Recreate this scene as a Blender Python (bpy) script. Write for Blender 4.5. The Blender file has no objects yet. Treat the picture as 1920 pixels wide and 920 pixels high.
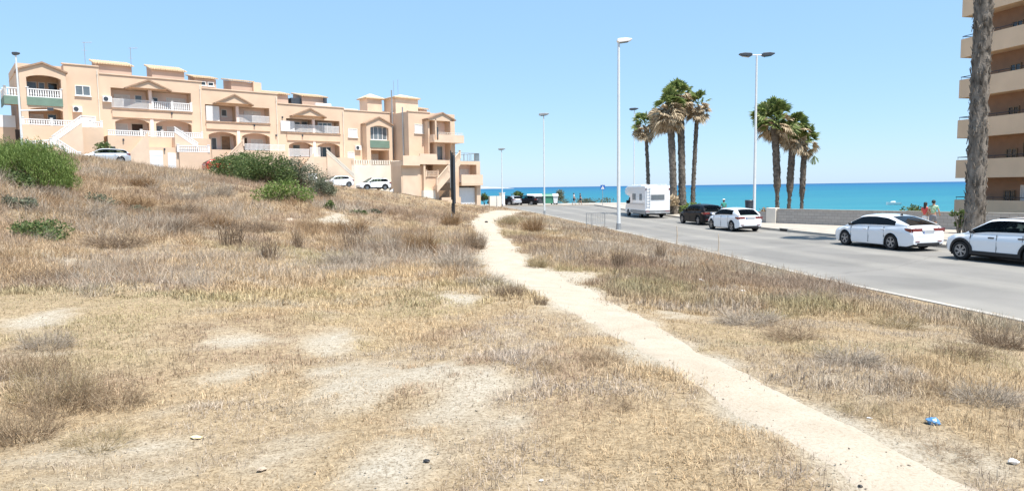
import bpy, bmesh, math, random
import numpy as np
from mathutils import Vector, Matrix
random.seed(7); RNG = np.random.default_rng(11)
R = math.radians
scene = bpy.context.scene
col = scene.collection

# ------------------------------------------------------------------ camera maths
PITCH, ROLL, F, CZ = R(4.85), R(-0.75), 1280.0, 2.85
_cr, _sr = math.cos(ROLL), math.sin(ROLL)
_a = math.pi/2 - PITCH; _ca, _sa = math.cos(_a), math.sin(_a)
def ray(px, py):
    x = (px-960)/F; y = (460-py)/F; z = -1
    x, y = _cr*x-_sr*y, _sr*x+_cr*y
    return (x, _ca*y-_sa*z, _sa*y+_ca*z)
def at(px, py, Y):
    r = ray(px, py); s = Y/r[1]
    return Vector((r[0]*s, Y, CZ+r[2]*s))

# ------------------------------------------------------------------ noise
def vnoise(x, y, seed=0):
    x = np.asarray(x, float); y = np.asarray(y, float)
    xi = np.floor(x).astype(np.int64); yi = np.floor(y).astype(np.int64)
    fx = x-xi; fy = y-yi
    fx = fx*fx*(3-2*fx); fy = fy*fy*(3-2*fy)
    def h(a, b):
        n = (a*374761393 + b*668265263 + seed*974634777) & 0xFFFFFFFF
        n = ((n ^ (n >> 13))*1274126177) & 0xFFFFFFFF
        return ((n ^ (n >> 16)) & 0xFFFF)/65535.0
    return (h(xi, yi)*(1-fx)+h(xi+1, yi)*fx)*(1-fy)+(h(xi, yi+1)*(1-fx)+h(xi+1, yi+1)*fx)*fy
def fbm(x, y, seed=0, o=4):
    s = 0; a = .5; t = 0
    for k in range(o):
        s = s+a*vnoise(x*2**k, y*2**k, seed+k*17); t += a; a *= .5
    return s/t
def sstep(e0, e1, x):
    t = np.clip((x-e0)/(e1-e0), 0, 1); return t*t*(3-2*t)

# ------------------------------------------------------------------ materials
def nt(name):
    m = bpy.data.materials.new(name); m.use_nodes = True
    return m, m.node_tree.nodes, m.node_tree.links, m.node_tree.nodes['Principled BSDF']
def mat(name, c, rough=.7, var=.12, scale=3., bump=0., bscale=30., metal=0., spec=.4, coat=0., stain=None, streak=1.):
    m, N, L, P = nt(name)
    P.inputs['Roughness'].default_value = rough; P.inputs['Metallic'].default_value = metal
    P.inputs['Specular IOR Level'].default_value = spec
    if coat: P.inputs['Coat Weight'].default_value = coat; P.inputs['Coat Roughness'].default_value = .05
    tc = N.new('ShaderNodeTexCoord')
    if var > 0:
        n = N.new('ShaderNodeTexNoise'); n.inputs['Scale'].default_value = scale; n.inputs['Detail'].default_value = 5
        mp = N.new('ShaderNodeMapping'); mp.inputs['Scale'].default_value = (1, 1, streak)
        L.new(tc.outputs['Object'], mp.inputs[0]); L.new(mp.outputs[0], n.inputs['Vector'])
        r = N.new('ShaderNodeValToRGB')
        r.color_ramp.elements[0].position = .3; r.color_ramp.elements[1].position = .72
        d = stain if stain else tuple(v*(1-var*1.6) for v in c)
        r.color_ramp.elements[0].color = (*d, 1)
        r.color_ramp.elements[1].color = (*[min(1, v*(1+var*.6)) for v in c], 1)
        L.new(n.outputs['Fac'], r.inputs[0]); L.new(r.outputs[0], P.inputs['Base Color'])
    else:
        P.inputs['Base Color'].default_value = (*c, 1)
    if bump:
        n2 = N.new('ShaderNodeTexNoise'); n2.inputs['Scale'].default_value = bscale; n2.inputs['Detail'].default_value = 6
        L.new(tc.outputs['Object'], n2.inputs['Vector'])
        b = N.new('ShaderNodeBump'); b.inputs['Strength'].default_value = bump; b.inputs['Distance'].default_value = .03
        L.new(n2.outputs['Fac'], b.inputs['Height']); L.new(b.outputs[0], P.inputs['Normal'])
    return m
def leafmat(name, c1, c2, c3=None, transl=.3, rough=.6):
    """colour varies leaf by leaf (random per island) and with a slow noise"""
    m, N, L, P = nt(name)
    P.inputs['Roughness'].default_value = rough; P.inputs['Specular IOR Level'].default_value = .25
    g = N.new('ShaderNodeNewGeometry'); r = N.new('ShaderNodeValToRGB')
    e = r.color_ramp.elements
    e[0].color = (*c1, 1); e[1].color = (*c2, 1)
    if c3: k = e.new(.85); k.color = (*c2, 1); e[-1].color = (*c3, 1)
    L.new(g.outputs['Random Per Island'], r.inputs[0]); L.new(r.outputs[0], P.inputs['Base Color'])
    t = N.new('ShaderNodeBsdfTranslucent'); L.new(r.outputs[0], t.inputs[0])
    mx = N.new('ShaderNodeMixShader'); mx.inputs[0].default_value = transl
    L.new(P.outputs[0], mx.inputs[1]); L.new(t.outputs[0], mx.inputs[2])
    L.new(mx.outputs[0], N['Material Output'].inputs[0])
    return m
def attrmat(name, transl=.25):
    m, N, L, P = nt(name)
    P.inputs['Roughness'].default_value = .75; P.inputs['Specular IOR Level'].default_value = .2
    a = N.new('ShaderNodeAttribute'); a.attribute_name = 'tint'
    L.new(a.outputs['Color'], P.inputs['Base Color'])
    t = N.new('ShaderNodeBsdfTranslucent'); L.new(a.outputs['Color'], t.inputs[0])
    mx = N.new('ShaderNodeMixShader'); mx.inputs[0].default_value = transl
    L.new(P.outputs[0], mx.inputs[1]); L.new(t.outputs[0], mx.inputs[2])
    L.new(mx.outputs[0], N['Material Output'].inputs[0])
    return m

M = {}
M['stucco'] = mat('peach_stucco', (.68, .505, .37), .85, .075, .5, .25, 60, spec=.2)
M['stucco_pale'] = mat('pale_peach_stucco', (.70, .54, .41), .85, .09, .6, .25, 60, spec=.2)
M['stucco_white'] = mat('cream_plaster', (.75, .68, .585), .85, .08, .5, .2, 50, spec=.2)
M['recess'] = mat('recess_plaster', (.84, .68, .60), .85, .06, .5, .2, 50, spec=.2)
M['tower'] = mat('brownish_pink_render', (.50, .37, .295), .85, .08, .6, .25, 60, spec=.2)  # roof towers have their own paint, a darker brownish pink
M['cornice'] = mat('cornice_tile', (.36, .24, .165), .8, .15, 3)
M['roof'] = mat('clay_tile', (.62, .46, .30), .8, .16, 5, .3, 20)
M['white'] = mat('white_paint', (.80, .78, .76), .5, .03, 3)
M['green_awning'] = mat('green_canvas', (.16, .24, .19), .8, .08, 2)
M['glass'] = mat('window_glass', (.03, .04, .045), .08, 0, spec=.6)
M['glass_pale'] = mat('window_glass_with_curtain', (.16, .19, .21), .1, .2, 1.2, spec=.6)
M['shutter'] = mat('roller_shutter', (.70, .68, .66), .6, .05, 4)
M['wood'] = mat('dark_door', (.06, .035, .022), .6, .2, 3)
M['tanwood'] = mat('tan_door', (.30, .19, .11), .6, .2, 3)
M['garage'] = mat('white_garage_door', (.74, .74, .74), .5, .03, 3)
M['metal_grey'] = mat('grey_metal', (.33, .34, .35), .45, .08, 3, metal=.3)
M['metal_white'] = mat('galvanised_white', (.70, .72, .73), .4, .05, 2, metal=.1)
M['dark_metal'] = mat('dark_metal', (.05, .06, .075), .45, .1, 3)
M['blackish'] = mat('black_plastic', (.018, .018, .02), .55, .1, 8)
M['underbody'] = mat('underbody_black', (.012, .012, .012), .9, 0)
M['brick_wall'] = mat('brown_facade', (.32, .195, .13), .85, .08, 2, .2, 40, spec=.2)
M['fascia'] = mat('beige_fascia', (.72, .525, .36), .8, .06, .7, .2, 50, spec=.2)
M['rail_dark'] = mat('dark_rail', (.05, .045, .05), .5, .1, 4)
M['bark_palm'] = mat('palm_bark', (.185, .16, .135), .95, .35, 5, .9, 14, spec=.1)
M['bark_palm_fine'] = mat('palm_boots', (.21, .182, .155), .95, .5, 5, .9, 22, spec=.1, stain=(.075, .062, .05), streak=.35)
M['frond'] = leafmat('palm_frond_green', (.085, .13, .04), (.25, .31, .10), (.48, .46, .23), .45)
M['dead'] = leafmat('palm_frond_dead', (.26, .19, .12), (.58, .47, .32), (.72, .61, .44), .3)
M['leaf_bright'] = leafmat('bright_green_leaf', (.08, .125, .03), (.19, .265, .065), (.30, .36, .12))
M['leaf_dark'] = leafmat('dark_green_leaf', (.045, .08, .026), (.135, .185, .06), (.25, .27, .11))
M['leaf_grey'] = leafmat('grey_green_leaf', (.08, .09, .06), (.17, .19, .12), (.28, .28, .2))
M['twig_rust'] = leafmat('rust_twig', (.17, .10, .05), (.36, .235, .125), (.46, .33, .20), .12)
M['twig_brown'] = leafmat('brown_twig', (.13, .09, .06), (.29, .21, .14), (.42, .33, .23), .12)
M['twig_grey'] = leafmat('grey_twig', (.22, .18, .14), (.42, .35, .275), (.54, .465, .37), .12)
M['twig_weed'] = leafmat('weed_twig', (.17, .115, .07), (.38, .28, .18), (.56, .44, .30), .2)
M['twig_straw'] = leafmat('straw_twig', (.20, .15, .08), (.42, .33, .19), (.52, .43, .28), .15)
M['grass'] = attrmat('dry_grass')
M['rock'] = mat('limestone', (.58, .47, .36), .9, .2, 3, .6, 12, spec=.2)

# ------------------------------------------------------------------ mesh builder
class MB:
    def __init__(s, off=(0, 0, 0)):
        s.v = []; s.f = []; s.off = Vector(off)
    def add(s, vs, fs):
        n = len(s.v); s.v += [Vector(v)+s.off for v in vs]; s.f += [tuple(i+n for i in f) for f in fs]; return s
    def box(s, x0, x1, y0, y1, z0, z1):
        if x0 > x1: x0, x1 = x1, x0
        if y0 > y1: y0, y1 = y1, y0
        if z0 > z1: z0, z1 = z1, z0
        return s.add([(x0,y0,z0),(x1,y0,z0),(x1,y1,z0),(x0,y1,z0),(x0,y0,z1),(x1,y0,z1),(x1,y1,z1),(x0,y1,z1)],
              [(0,3,2,1),(4,5,6,7),(0,1,5,4),(1,2,6,5),(2,3,7,6),(3,0,4,7)])
    def obox(s, p, q, w, h, up=(0, 0, 1)):
        """bar from p to q, w across, h along up"""
        p = Vector(p); q = Vector(q); d = (q-p).normalized(); u = Vector(up)
        sd = d.cross(u)
        if sd.length < 1e-4: sd = d.cross(Vector((1, 0, 0)))
        sd.normalize(); u2 = sd.cross(d).normalized()
        vs = []
        for e in (p, q):
            for a, b in ((-1,-1),(1,-1),(1,1),(-1,1)): vs.append(e+sd*(a*w/2)+u2*(b*h/2))
        return s.add(vs, [(0,3,2,1)[::-1],(4,5,6,7)[::-1],(0,1,5,4)[::-1],(1,2,6,5)[::-1],(2,3,7,6)[::-1],(3,0,4,7)[::-1]][::1])
    def prism(s, poly, axis, a, b):
        """extrude 2D poly along axis ('x','y','z') from a to b"""
        n = len(poly)
        def P(t, p):
            return {'x': (t, p[0], p[1]), 'y': (p[0], t, p[1]), 'z': (p[0], p[1], t)}[axis]
        vs = [P(a, p) for p in poly]+[P(b, p) for p in poly]
        fs = [tuple(range(n)), tuple(range(2*n-1, n-1, -1))]+[(i, i+n, (i+1) % n+n, (i+1) % n) for i in range(n)]
        return s.add(vs, fs)
    def tube(s, pts, rad, seg=8, cap=True, jit=None):
        n0 = []; pts = [Vector(p) for p in pts]
        if not hasattr(rad, '__len__'): rad = [rad]*len(pts)
        vs = []; fs = []
        for i, p in enumerate(pts):
            d = (pts[min(i+1, len(pts)-1)]-pts[max(i-1, 0)]).normalized()
            a = d.cross(Vector((0, 1, 0)))
            if a.length < .1: a = d.cross(Vector((1, 0, 0)))
            a.normalize(); b = d.cross(a)
            for k in range(seg):
                t = 2*math.pi*k/seg; r = rad[i]*(1 if jit is None else 1+random.uniform(-jit, jit))
                vs.append(p+a*(r*math.cos(t))+b*(r*math.sin(t)))
        for i in range(len(pts)-1):
            for k in range(seg):
                k2 = (k+1) % seg; fs.append((i*seg+k, i*seg+k2, (i+1)*seg+k2, (i+1)*seg+k))
        if cap: fs += [tuple(range(seg))[::-1], tuple(range((len(pts)-1)*seg, len(pts)*seg))]
        return s.add(vs, fs)
    def sphere(s, c, r, sc=(1, 1, 1), seg=10, rings=7):
        vs = []; fs = []; c = Vector(c)
        for i in range(rings+1):
            ph = math.pi*i/rings
            for k in range(seg):
                t = 2*math.pi*k/seg
                vs.append(c+Vector((r*sc[0]*math.sin(ph)*math.cos(t), r*sc[1]*math.sin(ph)*math.sin(t), r*sc[2]*math.cos(ph))))
        for i in range(rings):
            for k in range(seg):
                k2 = (k+1) % seg; fs.append((i*seg+k, (i+1)*seg+k, (i+1)*seg+k2, i*seg+k2))
        return s.add(vs, fs)
    def build(s, name, m, parent=None, smooth=False, bevel=0, fixn=True):
        me = bpy.data.meshes.new(name); me.from_pydata([tuple(v) for v in s.v], [], s.f)
        if fixn:
            bm = bmesh.new(); bm.from_mesh(me); bmesh.ops.recalc_face_normals(bm, faces=bm.faces); bm.to_mesh(me); bm.free()
        me.materials.append(m)
        if smooth: smooth_by_angle(me, 40)
        o = bpy.data.objects.new(name, me); col.objects.link(o)
        if parent: o.parent = parent
        if bevel:
            b = o.modifiers.new('bevel', 'BEVEL'); b.width = bevel; b.segments = 2; b.limit_method = 'ANGLE'
        return o
def smooth_by_angle(me, deg):
    me.polygons.foreach_set('use_smooth', [True]*len(me.polygons))
    bm = bmesh.new(); bm.from_mesh(me); lim = R(deg)
    for e in bm.edges:
        if len(e.link_faces) == 2 and e.calc_face_angle(0) > lim: e.smooth = False
    bm.to_mesh(me); bm.free()
def npmesh(name, verts, faces_n, corner_idx, m, parent=None, tint=None):
    """fast mesh: verts (n,3), faces_n sizes, corner_idx flat"""
    me = bpy.data.meshes.new(name)
    me.vertices.add(len(verts)); me.vertices.foreach_set('co', np.ascontiguousarray(verts, np.float32).ravel())
    me.loops.add(len(corner_idx)); me.loops.foreach_set('vertex_index', np.asarray(corner_idx, np.int32))
    me.polygons.add(len(faces_n))
    st = np.concatenate([[0], np.cumsum(faces_n)[:-1]]).astype(np.int32)
    me.polygons.foreach_set('loop_start', st)
    me.update(calc_edges=True)
    if tint is not None:
        at_ = me.attributes.new('tint', 'FLOAT_COLOR', 'POINT')
        c4 = np.ones((len(verts), 4), np.float32); c4[:, :3] = tint
        at_.data.foreach_set('color', c4.ravel())
    me.materials.append(m)
    o = bpy.data.objects.new(name, me); col.objects.link(o)
    if parent: o.parent = parent
    return o

# ------------------------------------------------------------------ tagging
def tag(o, label, cat, group=None):
    o['label'] = label; o['category'] = cat
    if group: o['group'] = group
    return o
def struct(o): o['kind'] = 'structure'; return o
def empty(name, loc, rz=0, label=None, cat=None, group=None):
    o = bpy.data.objects.new(name, None); col.objects.link(o); o.empty_display_size = .3
    o.location = loc; o.rotation_euler = (0, 0, rz)
    if label: tag(o, label, cat, group)
    return o
def kids(o): return [c for c in bpy.data.objects if c.parent == o]
def copy_tree(o, parent=None):
    c = o.copy(); col.objects.link(c); c.parent = parent
    for ch in kids(o): copy_tree(ch, c)
    return c
SUN_E, SKY_S, EXPO = 4.2, .12, 1.0
# ------------------------------------------------------------------ terrain
XL = np.array([(-40, 18.6), (-20, 15.4), (0, 12.3), (13.3, 10.1), (19, 9.1), (30, 8.0), (43.4, 6.5), (55, 5.1), (70, 3.2), (85, .9), (97, -1.2), (102, -4.5), (107, -12), (115, -18), (300, -18)], float)
XR = np.array([(-40, 40), (-20, 33), (0, 27), (14, 23), (29, 18.9), (36, 17.35), (43, 15.95), (55, 14.95), (66, 14.25), (80, 13.5), (96, 12.7), (103, 12.4)], float)
def xl(y): return np.interp(y, XL[:, 0], XL[:, 1])
def xr(y): return np.interp(y, XR[:, 0], XR[:, 1])
TH = R(50); FD = Vector((math.sin(TH), math.cos(TH), 0)); FN = Vector((math.cos(TH), -math.sin(TH), 0)); FP = at(36, 122, 70); FP.z = 0
def fp(u, w): return FP+FD*u+FN*w
CP = [(0,0,1.22),(0,4,1.22),(4,3,1.2),(-4,4,1.28),(0,-15,1.3),(-15,-15,2),(10,-20,.6),(-3,16,1.0),(-2,30,.72),(0,45,.42),(-2.3,60,.3),(-3,75,.3),
 (-13.5,18,1.8),(-21,28,3.5),(-10,10,1.5),(-8,4,1.45),(-16.9,24,3.1),(-12,16,1.75),(-16.5,26,2.3),(-12.4,24,1.75),(-9.3,26,1.25),
 (-11.9,38,2.25),(-17.3,42,3.2),(-17,36,2.5),(-32,62,4.85),(-35.6,60,5.55),(-36.6,52,5.9),(-17,70,2.5),(-12.5,80,1.6),(-6,88,.45),(-9,45,1.27),(-12,45,1.8),
 (-28,44,4.6),(-24,54,3.9),(-60,30,6.5),(-70,62,7.5),(-40,10,4),(-60,-30,5),(-80,95,9),(-40,120,4),(-30,28,4.9),(-8,60,1.1),(-12,60,1.75),(-5,50,.75),
 (6,10,.75),(4,16,.72),(3,24,.6),(2,34,.42),(6,24,.3)]
for _y in (-20,0,6,13.3,19,25,30,36,43.4,55,70,85,97): CP.append((float(xl(_y))-.1, _y, .09))
for _u, _z in ((-14,7.1),(-6,6.6),(0,6.1),(6,5.7),(12,5.2),(18,4.75),(26,3.8),(34,2.75),(38,2.4),(44,1.4),(50,.4),(54,.15)):
    for _w in (3, 8):
        _p = fp(_u, _w); CP.append((_p.x, _p.y, _z))
    _p = fp(_u, -12); CP.append((_p.x, _p.y, _z+.5))
CP = np.array(CP, float)
def _tps(r2): return np.where(r2 > 1e-9, r2*np.log(np.maximum(r2, 1e-9))*.5, 0)
def _solve():
    n = len(CP); P = np.c_[np.ones(n), CP[:, :2]/50]
    d2 = ((CP[:, None, :2]-CP[None, :, :2])**2).sum(2)/2500
    A = np.zeros((n+3, n+3)); A[:n, :n] = _tps(d2)+np.eye(n)*2e-4; A[:n, n:] = P; A[n:, :n] = P.T
    return np.linalg.solve(A, np.r_[CP[:, 2], 0, 0, 0])
_W = _solve()
def rbf(x, y):
    x = np.atleast_1d(np.asarray(x, float)).ravel(); y = np.atleast_1d(np.asarray(y, float)).ravel(); out = np.empty(len(x))
    for s in range(0, len(x), 20000):
        e = s+20000; xx = x[s:e]; yy = y[s:e]
        d2 = ((xx[:, None]-CP[None, :, 0])**2+(yy[:, None]-CP[None, :, 1])**2)/2500
        out[s:e] = _tps(d2)@_W[:-3]+_W[-3]+_W[-2]*xx/50+_W[-1]*yy/50
    return out
WALL = [(2.0, 104.8)]
WA, WB = Vector((18.4, 48.0)), Vector((36.5, 24.4))   # sea wall line
def beyond(x, y):
    """distance to the sea side of the coast line (positive = seaward)"""
    n = Vector((-(WB-WA).y, (WB-WA).x)).normalized()      # points to +x,+y
    if n.x < 0: n = -n
    d1 = (x-WA.x)*n.x+(y-WA.y)*n.y                        # beyond the sea wall
    d2 = x-np.interp(y, [30, 48, 60, 96, 110], [40, 18.8, 19.5, 19.5, 19.5])
    dd = np.where(y < 48, d1, np.minimum(np.maximum(d1, -50), d2))
    d3 = y-np.interp(x, [-120, -40, -14, 0, 30], [150, 150, 121, 117, 117])
    return np.maximum(dd, d3)
def gz(x, y):
    sh = np.shape(x); x = np.atleast_1d(np.asarray(x, float)).ravel(); y = np.atleast_1d(np.asarray(y, float)).ravel()
    z = rbf(x, y)
    far = sstep(120, 190, np.hypot(x+10, y-40)); z = z*(1-far)+5*far
    nz = (fbm(x*.35, y*.35, 3)-.5)*.34+(fbm(x*1.7, y*1.7, 9, 3)-.5)*.09
    d = xl(y)-x                                        # >0 : on the field side
    z = z+nz*sstep(.3, 3, d)
    k = sstep(0.0, 2.2, d)
    z = np.where(d > 0, .10*(1-k)+z*k, np.where(d > -.18, .1, -.07))
    b = beyond(x, y)
    zs = -.35+.2*(fbm(x*.3, y*.3, 5)-.5)-5.6*sstep(7, 26, b)
    z = np.where(b > 0, z*(1-sstep(0, 1.0, b))+zs*sstep(0, 1.0, b), z)
    z = np.where((y > 140), np.minimum(z, -5.5), z)
    return z.reshape(sh) if sh else float(z[0])
def ground_at(px, py, y0=2.5, y1=130):
    r = ray(px, py); ys = np.concatenate([np.arange(y0, 30, .1), np.arange(30, y1, .4)])
    s = ys/r[1]; X = r[0]*s; Z = CZ+r[2]*s; g = gz(X, ys)
    hit = np.nonzero(Z <= g)[0]
    i = hit[0] if len(hit) else len(ys)-1
    return Vector((float(X[i]), float(ys[i]), float(g[i])))

# footpath centre line in plan, with half widths
PATHPX = [(955,396,26),(925,405,26),(905,416,26),(912,430,28),(925,448,32),(935,468,38),(950,490,52),(985,514,84),(1048,545,76),(1132,588,66),(1228,640,72),(1335,704,88),(1450,765,100),(1556,832,112),(1668,905,120),(1810,1000,140)]
PATH = []
for px, py, hw in PATHPX:
    p = ground_at(px, py, 1.5); q = ray(px+hw, py)
    PATH.append((p.x, p.y, min(hw/F*p.y*1.0, .95 if p.y < 14 else 2.2)))
PATH.append((3.4, .2, .8)); PATH.append((4.2, -8, .8))
PATH = np.array(PATH)
def pathdist(x, y):
    """signed distance to the path edge (negative inside)"""
    best = np.full(np.shape(x), 1e9)
    for (x0, y0, w0), (x1, y1, w1) in zip(PATH[:-1], PATH[1:]):
        dx, dy = x1-x0, y1-y0; t = np.clip(((x-x0)*dx+(y-y0)*dy)/(dx*dx+dy*dy), 0, 1)
        best = np.minimum(best, np.hypot(x-x0-t*dx, y-y0-t*dy)-(w0+(w1-w0)*t))
    return best+(fbm(x*1.3, y*1.3, 21, 4)-.5)*.75
BARE = []
for px, py, rx in ((850,760,230),(700,720,190),(560,830,120),(900,735,150),(790,700,120),(960,800,90),(760,860,150),(640,640,90),(1010,905,90),(80,600,110),(620,735,90),(560,890,60),(860,560,60),(1130,455,60),(1060,905,50),(1000,430,60),(1060,517,80),(1105,512,50),(980,498,40),(620,415,70),(680,430,50),(440,640,80)):
    p = ground_at(px, py); BARE.append((p.x, p.y, rx/F*p.y))
def bare(x, y):
    b = np.zeros(np.shape(x))
    for bx, by, r in BARE: b = np.maximum(b, 1-np.hypot(x-bx, (y-by)*.55)/r)
    n = fbm(x*.8, y*.8, 33, 5)
    b = sstep(.22, .70, np.clip(b, 0, 1)*.66+(n-.40)*1.15+(fbm(x*3.4, y*3.4, 91, 3)-.5)*.55)
    p = 1-sstep(-.15, .16, pathdist(x, y))
    return np.clip(np.maximum(b, p), 0, 1)

def axis(lo, hi, c, fine, fr, g):
    a = [c]
    while a[-1] < hi: a.append(a[-1]+(fine if a[-1]-c < fr else fine+(a[-1]-c-fr)*g))
    b = [c]
    while b[-1] > lo: b.append(b[-1]-(fine if c-b[-1] < fr else fine+(c-b[-1]-fr)*g))
    return np.array(sorted(set(b+a)))
gx = axis(-700, 700, 0, .22, 22, .03); gy = axis(-300, 700, 3, .2, 22, .025)
XX, YY = np.meshgrid(gx, gy); ZZ = gz(XX, YY)
nx, ny = len(gx), len(gy)
idx = np.arange(nx*ny).reshape(ny, nx)
quads = np.stack([idx[:-1, :-1], idx[:-1, 1:], idx[1:, 1:], idx[1:, :-1]], -1).reshape(-1, 4)
bb = bare(XX.ravel(), YY.ravel())
# soil material : sand where bare, dead straw litter elsewhere
m, N, L, P = nt('dry_soil'); P.inputs['Roughness'].default_value = .95; P.inputs['Specular IOR Level'].default_value = .1
tc = N.new('ShaderNodeTexCoord'); a = N.new('ShaderNodeAttribute'); a.attribute_name = 'tint'
def noise(scale, det=6, rough=.6):
    n = N.new('ShaderNodeTexNoise'); n.inputs['Scale'].default_value = scale; n.inputs['Detail'].default_value = det; n.inputs['Roughness'].default_value = rough
    L.new(tc.outputs['Object'], n.inputs['Vector']); return n
def ramp(src, p0, c0, p1, c1):
    r = N.new('ShaderNodeValToRGB'); e = r.color_ramp.elements; e[0].position = p0; e[1].position = p1; e[0].color = (*c0, 1); e[1].color = (*c1, 1)
    L.new(src, r.inputs[0]); return r
n1 = noise(1.1); n2 = noise(14, 8, .75); n3 = noise(48, 7, .8)
litter = ramp(n2.outputs['Fac'], .30, (.20, .15, .095), .66, (.445, .34, .215))
sand = ramp(n2.outputs['Fac'], .28, (.32, .27, .20), .62, (.45, .40, .325))
mx = N.new('ShaderNodeMix'); mx.data_type = 'RGBA'
L.new(a.outputs['Fac'], mx.inputs[0]); L.new(litter.outputs[0], mx.inputs[6]); L.new(sand.outputs[0], mx.inputs[7])
# scattered pebbles and straw specks
sp = ramp(n3.outputs['Fac'], .38, (.46, .41, .34), .52, (1.06, 1.06, 1.06))
ml = N.new('ShaderNodeMix'); ml.data_type = 'RGBA'; ml.blend_type = 'MULTIPLY'; ml.inputs[0].default_value = .95
L.new(mx.outputs[2], ml.inputs[6]); L.new(sp.outputs[0], ml.inputs[7])
L.new(ml.outputs[2], P.inputs['Base Color'])
bp = N.new('ShaderNodeBump'); bp.inputs['Strength'].default_value = .7; bp.inputs['Distance'].default_value = .04
L.new(n2.outputs['Fac'], bp.inputs['Height']); L.new(bp.outputs[0], P.inputs['Normal'])
M['soil'] = m
g = npmesh('ground', np.c_[XX.ravel(), YY.ravel(), ZZ.ravel()], np.full(len(quads), 4), quads.ravel(), M['soil'], tint=np.repeat(bb[:, None], 3, 1))
g.data.polygons.foreach_set('use_smooth', [True]*len(g.data.polygons)); struct(g)

def strip(name, left, right, z, m, nsub=1):
    """sheet between two polylines; z number or function"""
    vs = []; fs = []; n = len(left)
    for a_, b_ in zip(left, right):
        for k in range(nsub+1):
            t = k/nsub; x = a_[0]*(1-t)+b_[0]*t; y = a_[1]*(1-t)+b_[1]*t
            vs.append((x, y, z(x, y) if callable(z) else z))
    w = nsub+1
    for i in range(n-1):
        for k in range(nsub): fs.append((i*w+k, i*w+k+1, (i+1)*w+k+1, (i+1)*w+k))
    mb = MB(); mb.add(vs, fs); return mb.build(name, m)
# trodden footpath
mp_, N, L, P = nt('trodden_sand'); P.inputs['Roughness'].default_value = .95; P.inputs['Specular IOR Level'].default_value = .1
tc = N.new('ShaderNodeTexCoord')
n1 = noise(2.2, 7, .65); n2 = noise(45, 6, .7)
c1 = ramp(n1.outputs['Fac'], .3, (.395, .332, .258), .68, (.47, .405, .325))
c2 = ramp(n2.outputs['Fac'], .32, (.72, .68, .62), .52, (1, 1, 1))
ml = N.new('ShaderNodeMix'); ml.data_type = 'RGBA'; ml.blend_type = 'MULTIPLY'; ml.inputs[0].default_value = .8
L.new(c1.outputs[0], ml.inputs[6]); L.new(c2.outputs[0], ml.inputs[7]); L.new(ml.outputs[2], P.inputs['Base Color'])
bp = N.new('ShaderNodeBump'); bp.inputs['Strength'].default_value = .5; bp.inputs['Distance'].default_value = .03
L.new(n2.outputs['Fac'], bp.inputs['Height']); L.new(bp.outputs[0], P.inputs['Normal'])
pl, pr = [], []
dense = []
for i in range(len(PATH)-1):
    n = max(2, int(math.hypot(PATH[i+1][0]-PATH[i][0], PATH[i+1][1]-PATH[i][1])/.25))
    for k in range(n): dense.append(PATH[i]+(PATH[i+1]-PATH[i])*k/n)
dense = np.array(dense)
for _ in range(6): dense[1:-1] = (dense[:-2]+2*dense[1:-1]+dense[2:])/4
vs = []; fs = []; W_ = 9
for i, (x, y, w) in enumerate(dense):
    t = dense[min(i+1, len(dense)-1)]-dense[max(i-1, 0)]; d = np.array([t[0], t[1]])/math.hypot(t[0], t[1]); nrm = np.array([-d[1], d[0]])
    wl = w*.98*(1+.7*(float(fbm(np.array([i*.11]), np.array([1.5]), 71)[0])-.5)); wr = w*.98*(1+.7*(float(fbm(np.array([i*.11]), np.array([9.5]), 72)[0])-.5))
    for k in range(W_):
        s_ = -wl+(wl+wr)*k/(W_-1); vs.append((x+nrm[0]*s_, y+nrm[1]*s_))
vs = np.array(vs); zz = gz(vs[:, 0], vs[:, 1])
prof = np.tile(np.array([-.02, .008, .012, .014, .014, .014, .012, .008, -.02]), len(dense))
for i in range(len(dense)-1):
    for k in range(W_-1): fs.append((i*W_+k, i*W_+k+1, (i+1)*W_+k+1, (i+1)*W_+k))
mb = MB(); mb.add([(vs[i, 0], vs[i, 1], zz[i]+prof[i]) for i in range(len(vs))], fs)
o = struct(mb.build('path', mp_)); smooth_by_angle(o.data, 180)

# ------------------------------------------------------------------ road, kerbs, pavement
ma, N, L, P = nt('worn_asphalt'); P.inputs['Roughness'].default_value = .85; P.inputs['Specular IOR Level'].default_value = .25
tc = N.new('ShaderNodeTexCoord')
n1 = noise(.35, 6, .6); n2 = noise(60, 5, .7)
c1 = ramp(n1.outputs['Fac'], .3, (.205, .195, .178), .7, (.265, .25, .228))
c2 = ramp(n2.outputs['Fac'], .3, (.7, .7, .7), .7, (1.15, 1.15, 1.15))
ml = N.new('ShaderNodeMix'); ml.data_type = 'RGBA'; ml.blend_type = 'MULTIPLY'; ml.inputs[0].default_value = .8
L.new(c1.outputs[0], ml.inputs[6]); L.new(c2.outputs[0], ml.inputs[7])
# worn wheel tracks follow the lanes: attribute 'tint' carries the lane coordinate
at_ = N.new('ShaderNodeAttribute'); at_.attribute_name = 'tint'
wv = N.new('ShaderNodeMath'); wv.operation = 'SINE'; sc_ = N.new('ShaderNodeMath'); sc_.operation = 'MULTIPLY'; sc_.inputs[1].default_value = 23.
L.new(at_.outputs['Fac'], sc_.inputs[0]); L.new(sc_.outputs[0], wv.inputs[0])
vo = N.new('ShaderNodeTexVoronoi'); vo.feature = 'DISTANCE_TO_EDGE'; vo.inputs['Scale'].default_value = .16; vo.inputs['Randomness'].default_value = 1
nd = noise(1.4, 4, .6); dm = N.new('ShaderNodeMix'); dm.data_type = 'VECTOR'; dm.inputs[0].default_value = .25; L.new(tc.outputs['Object'], dm.inputs[4]); L.new(nd.outputs['Color'], dm.inputs[5]); L.new(dm.outputs[1], vo.inputs['Vector'])
cr_ = ramp(vo.outputs['Distance'], .0, (.84, .835, .83), .005, (1, 1, 1))
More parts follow.
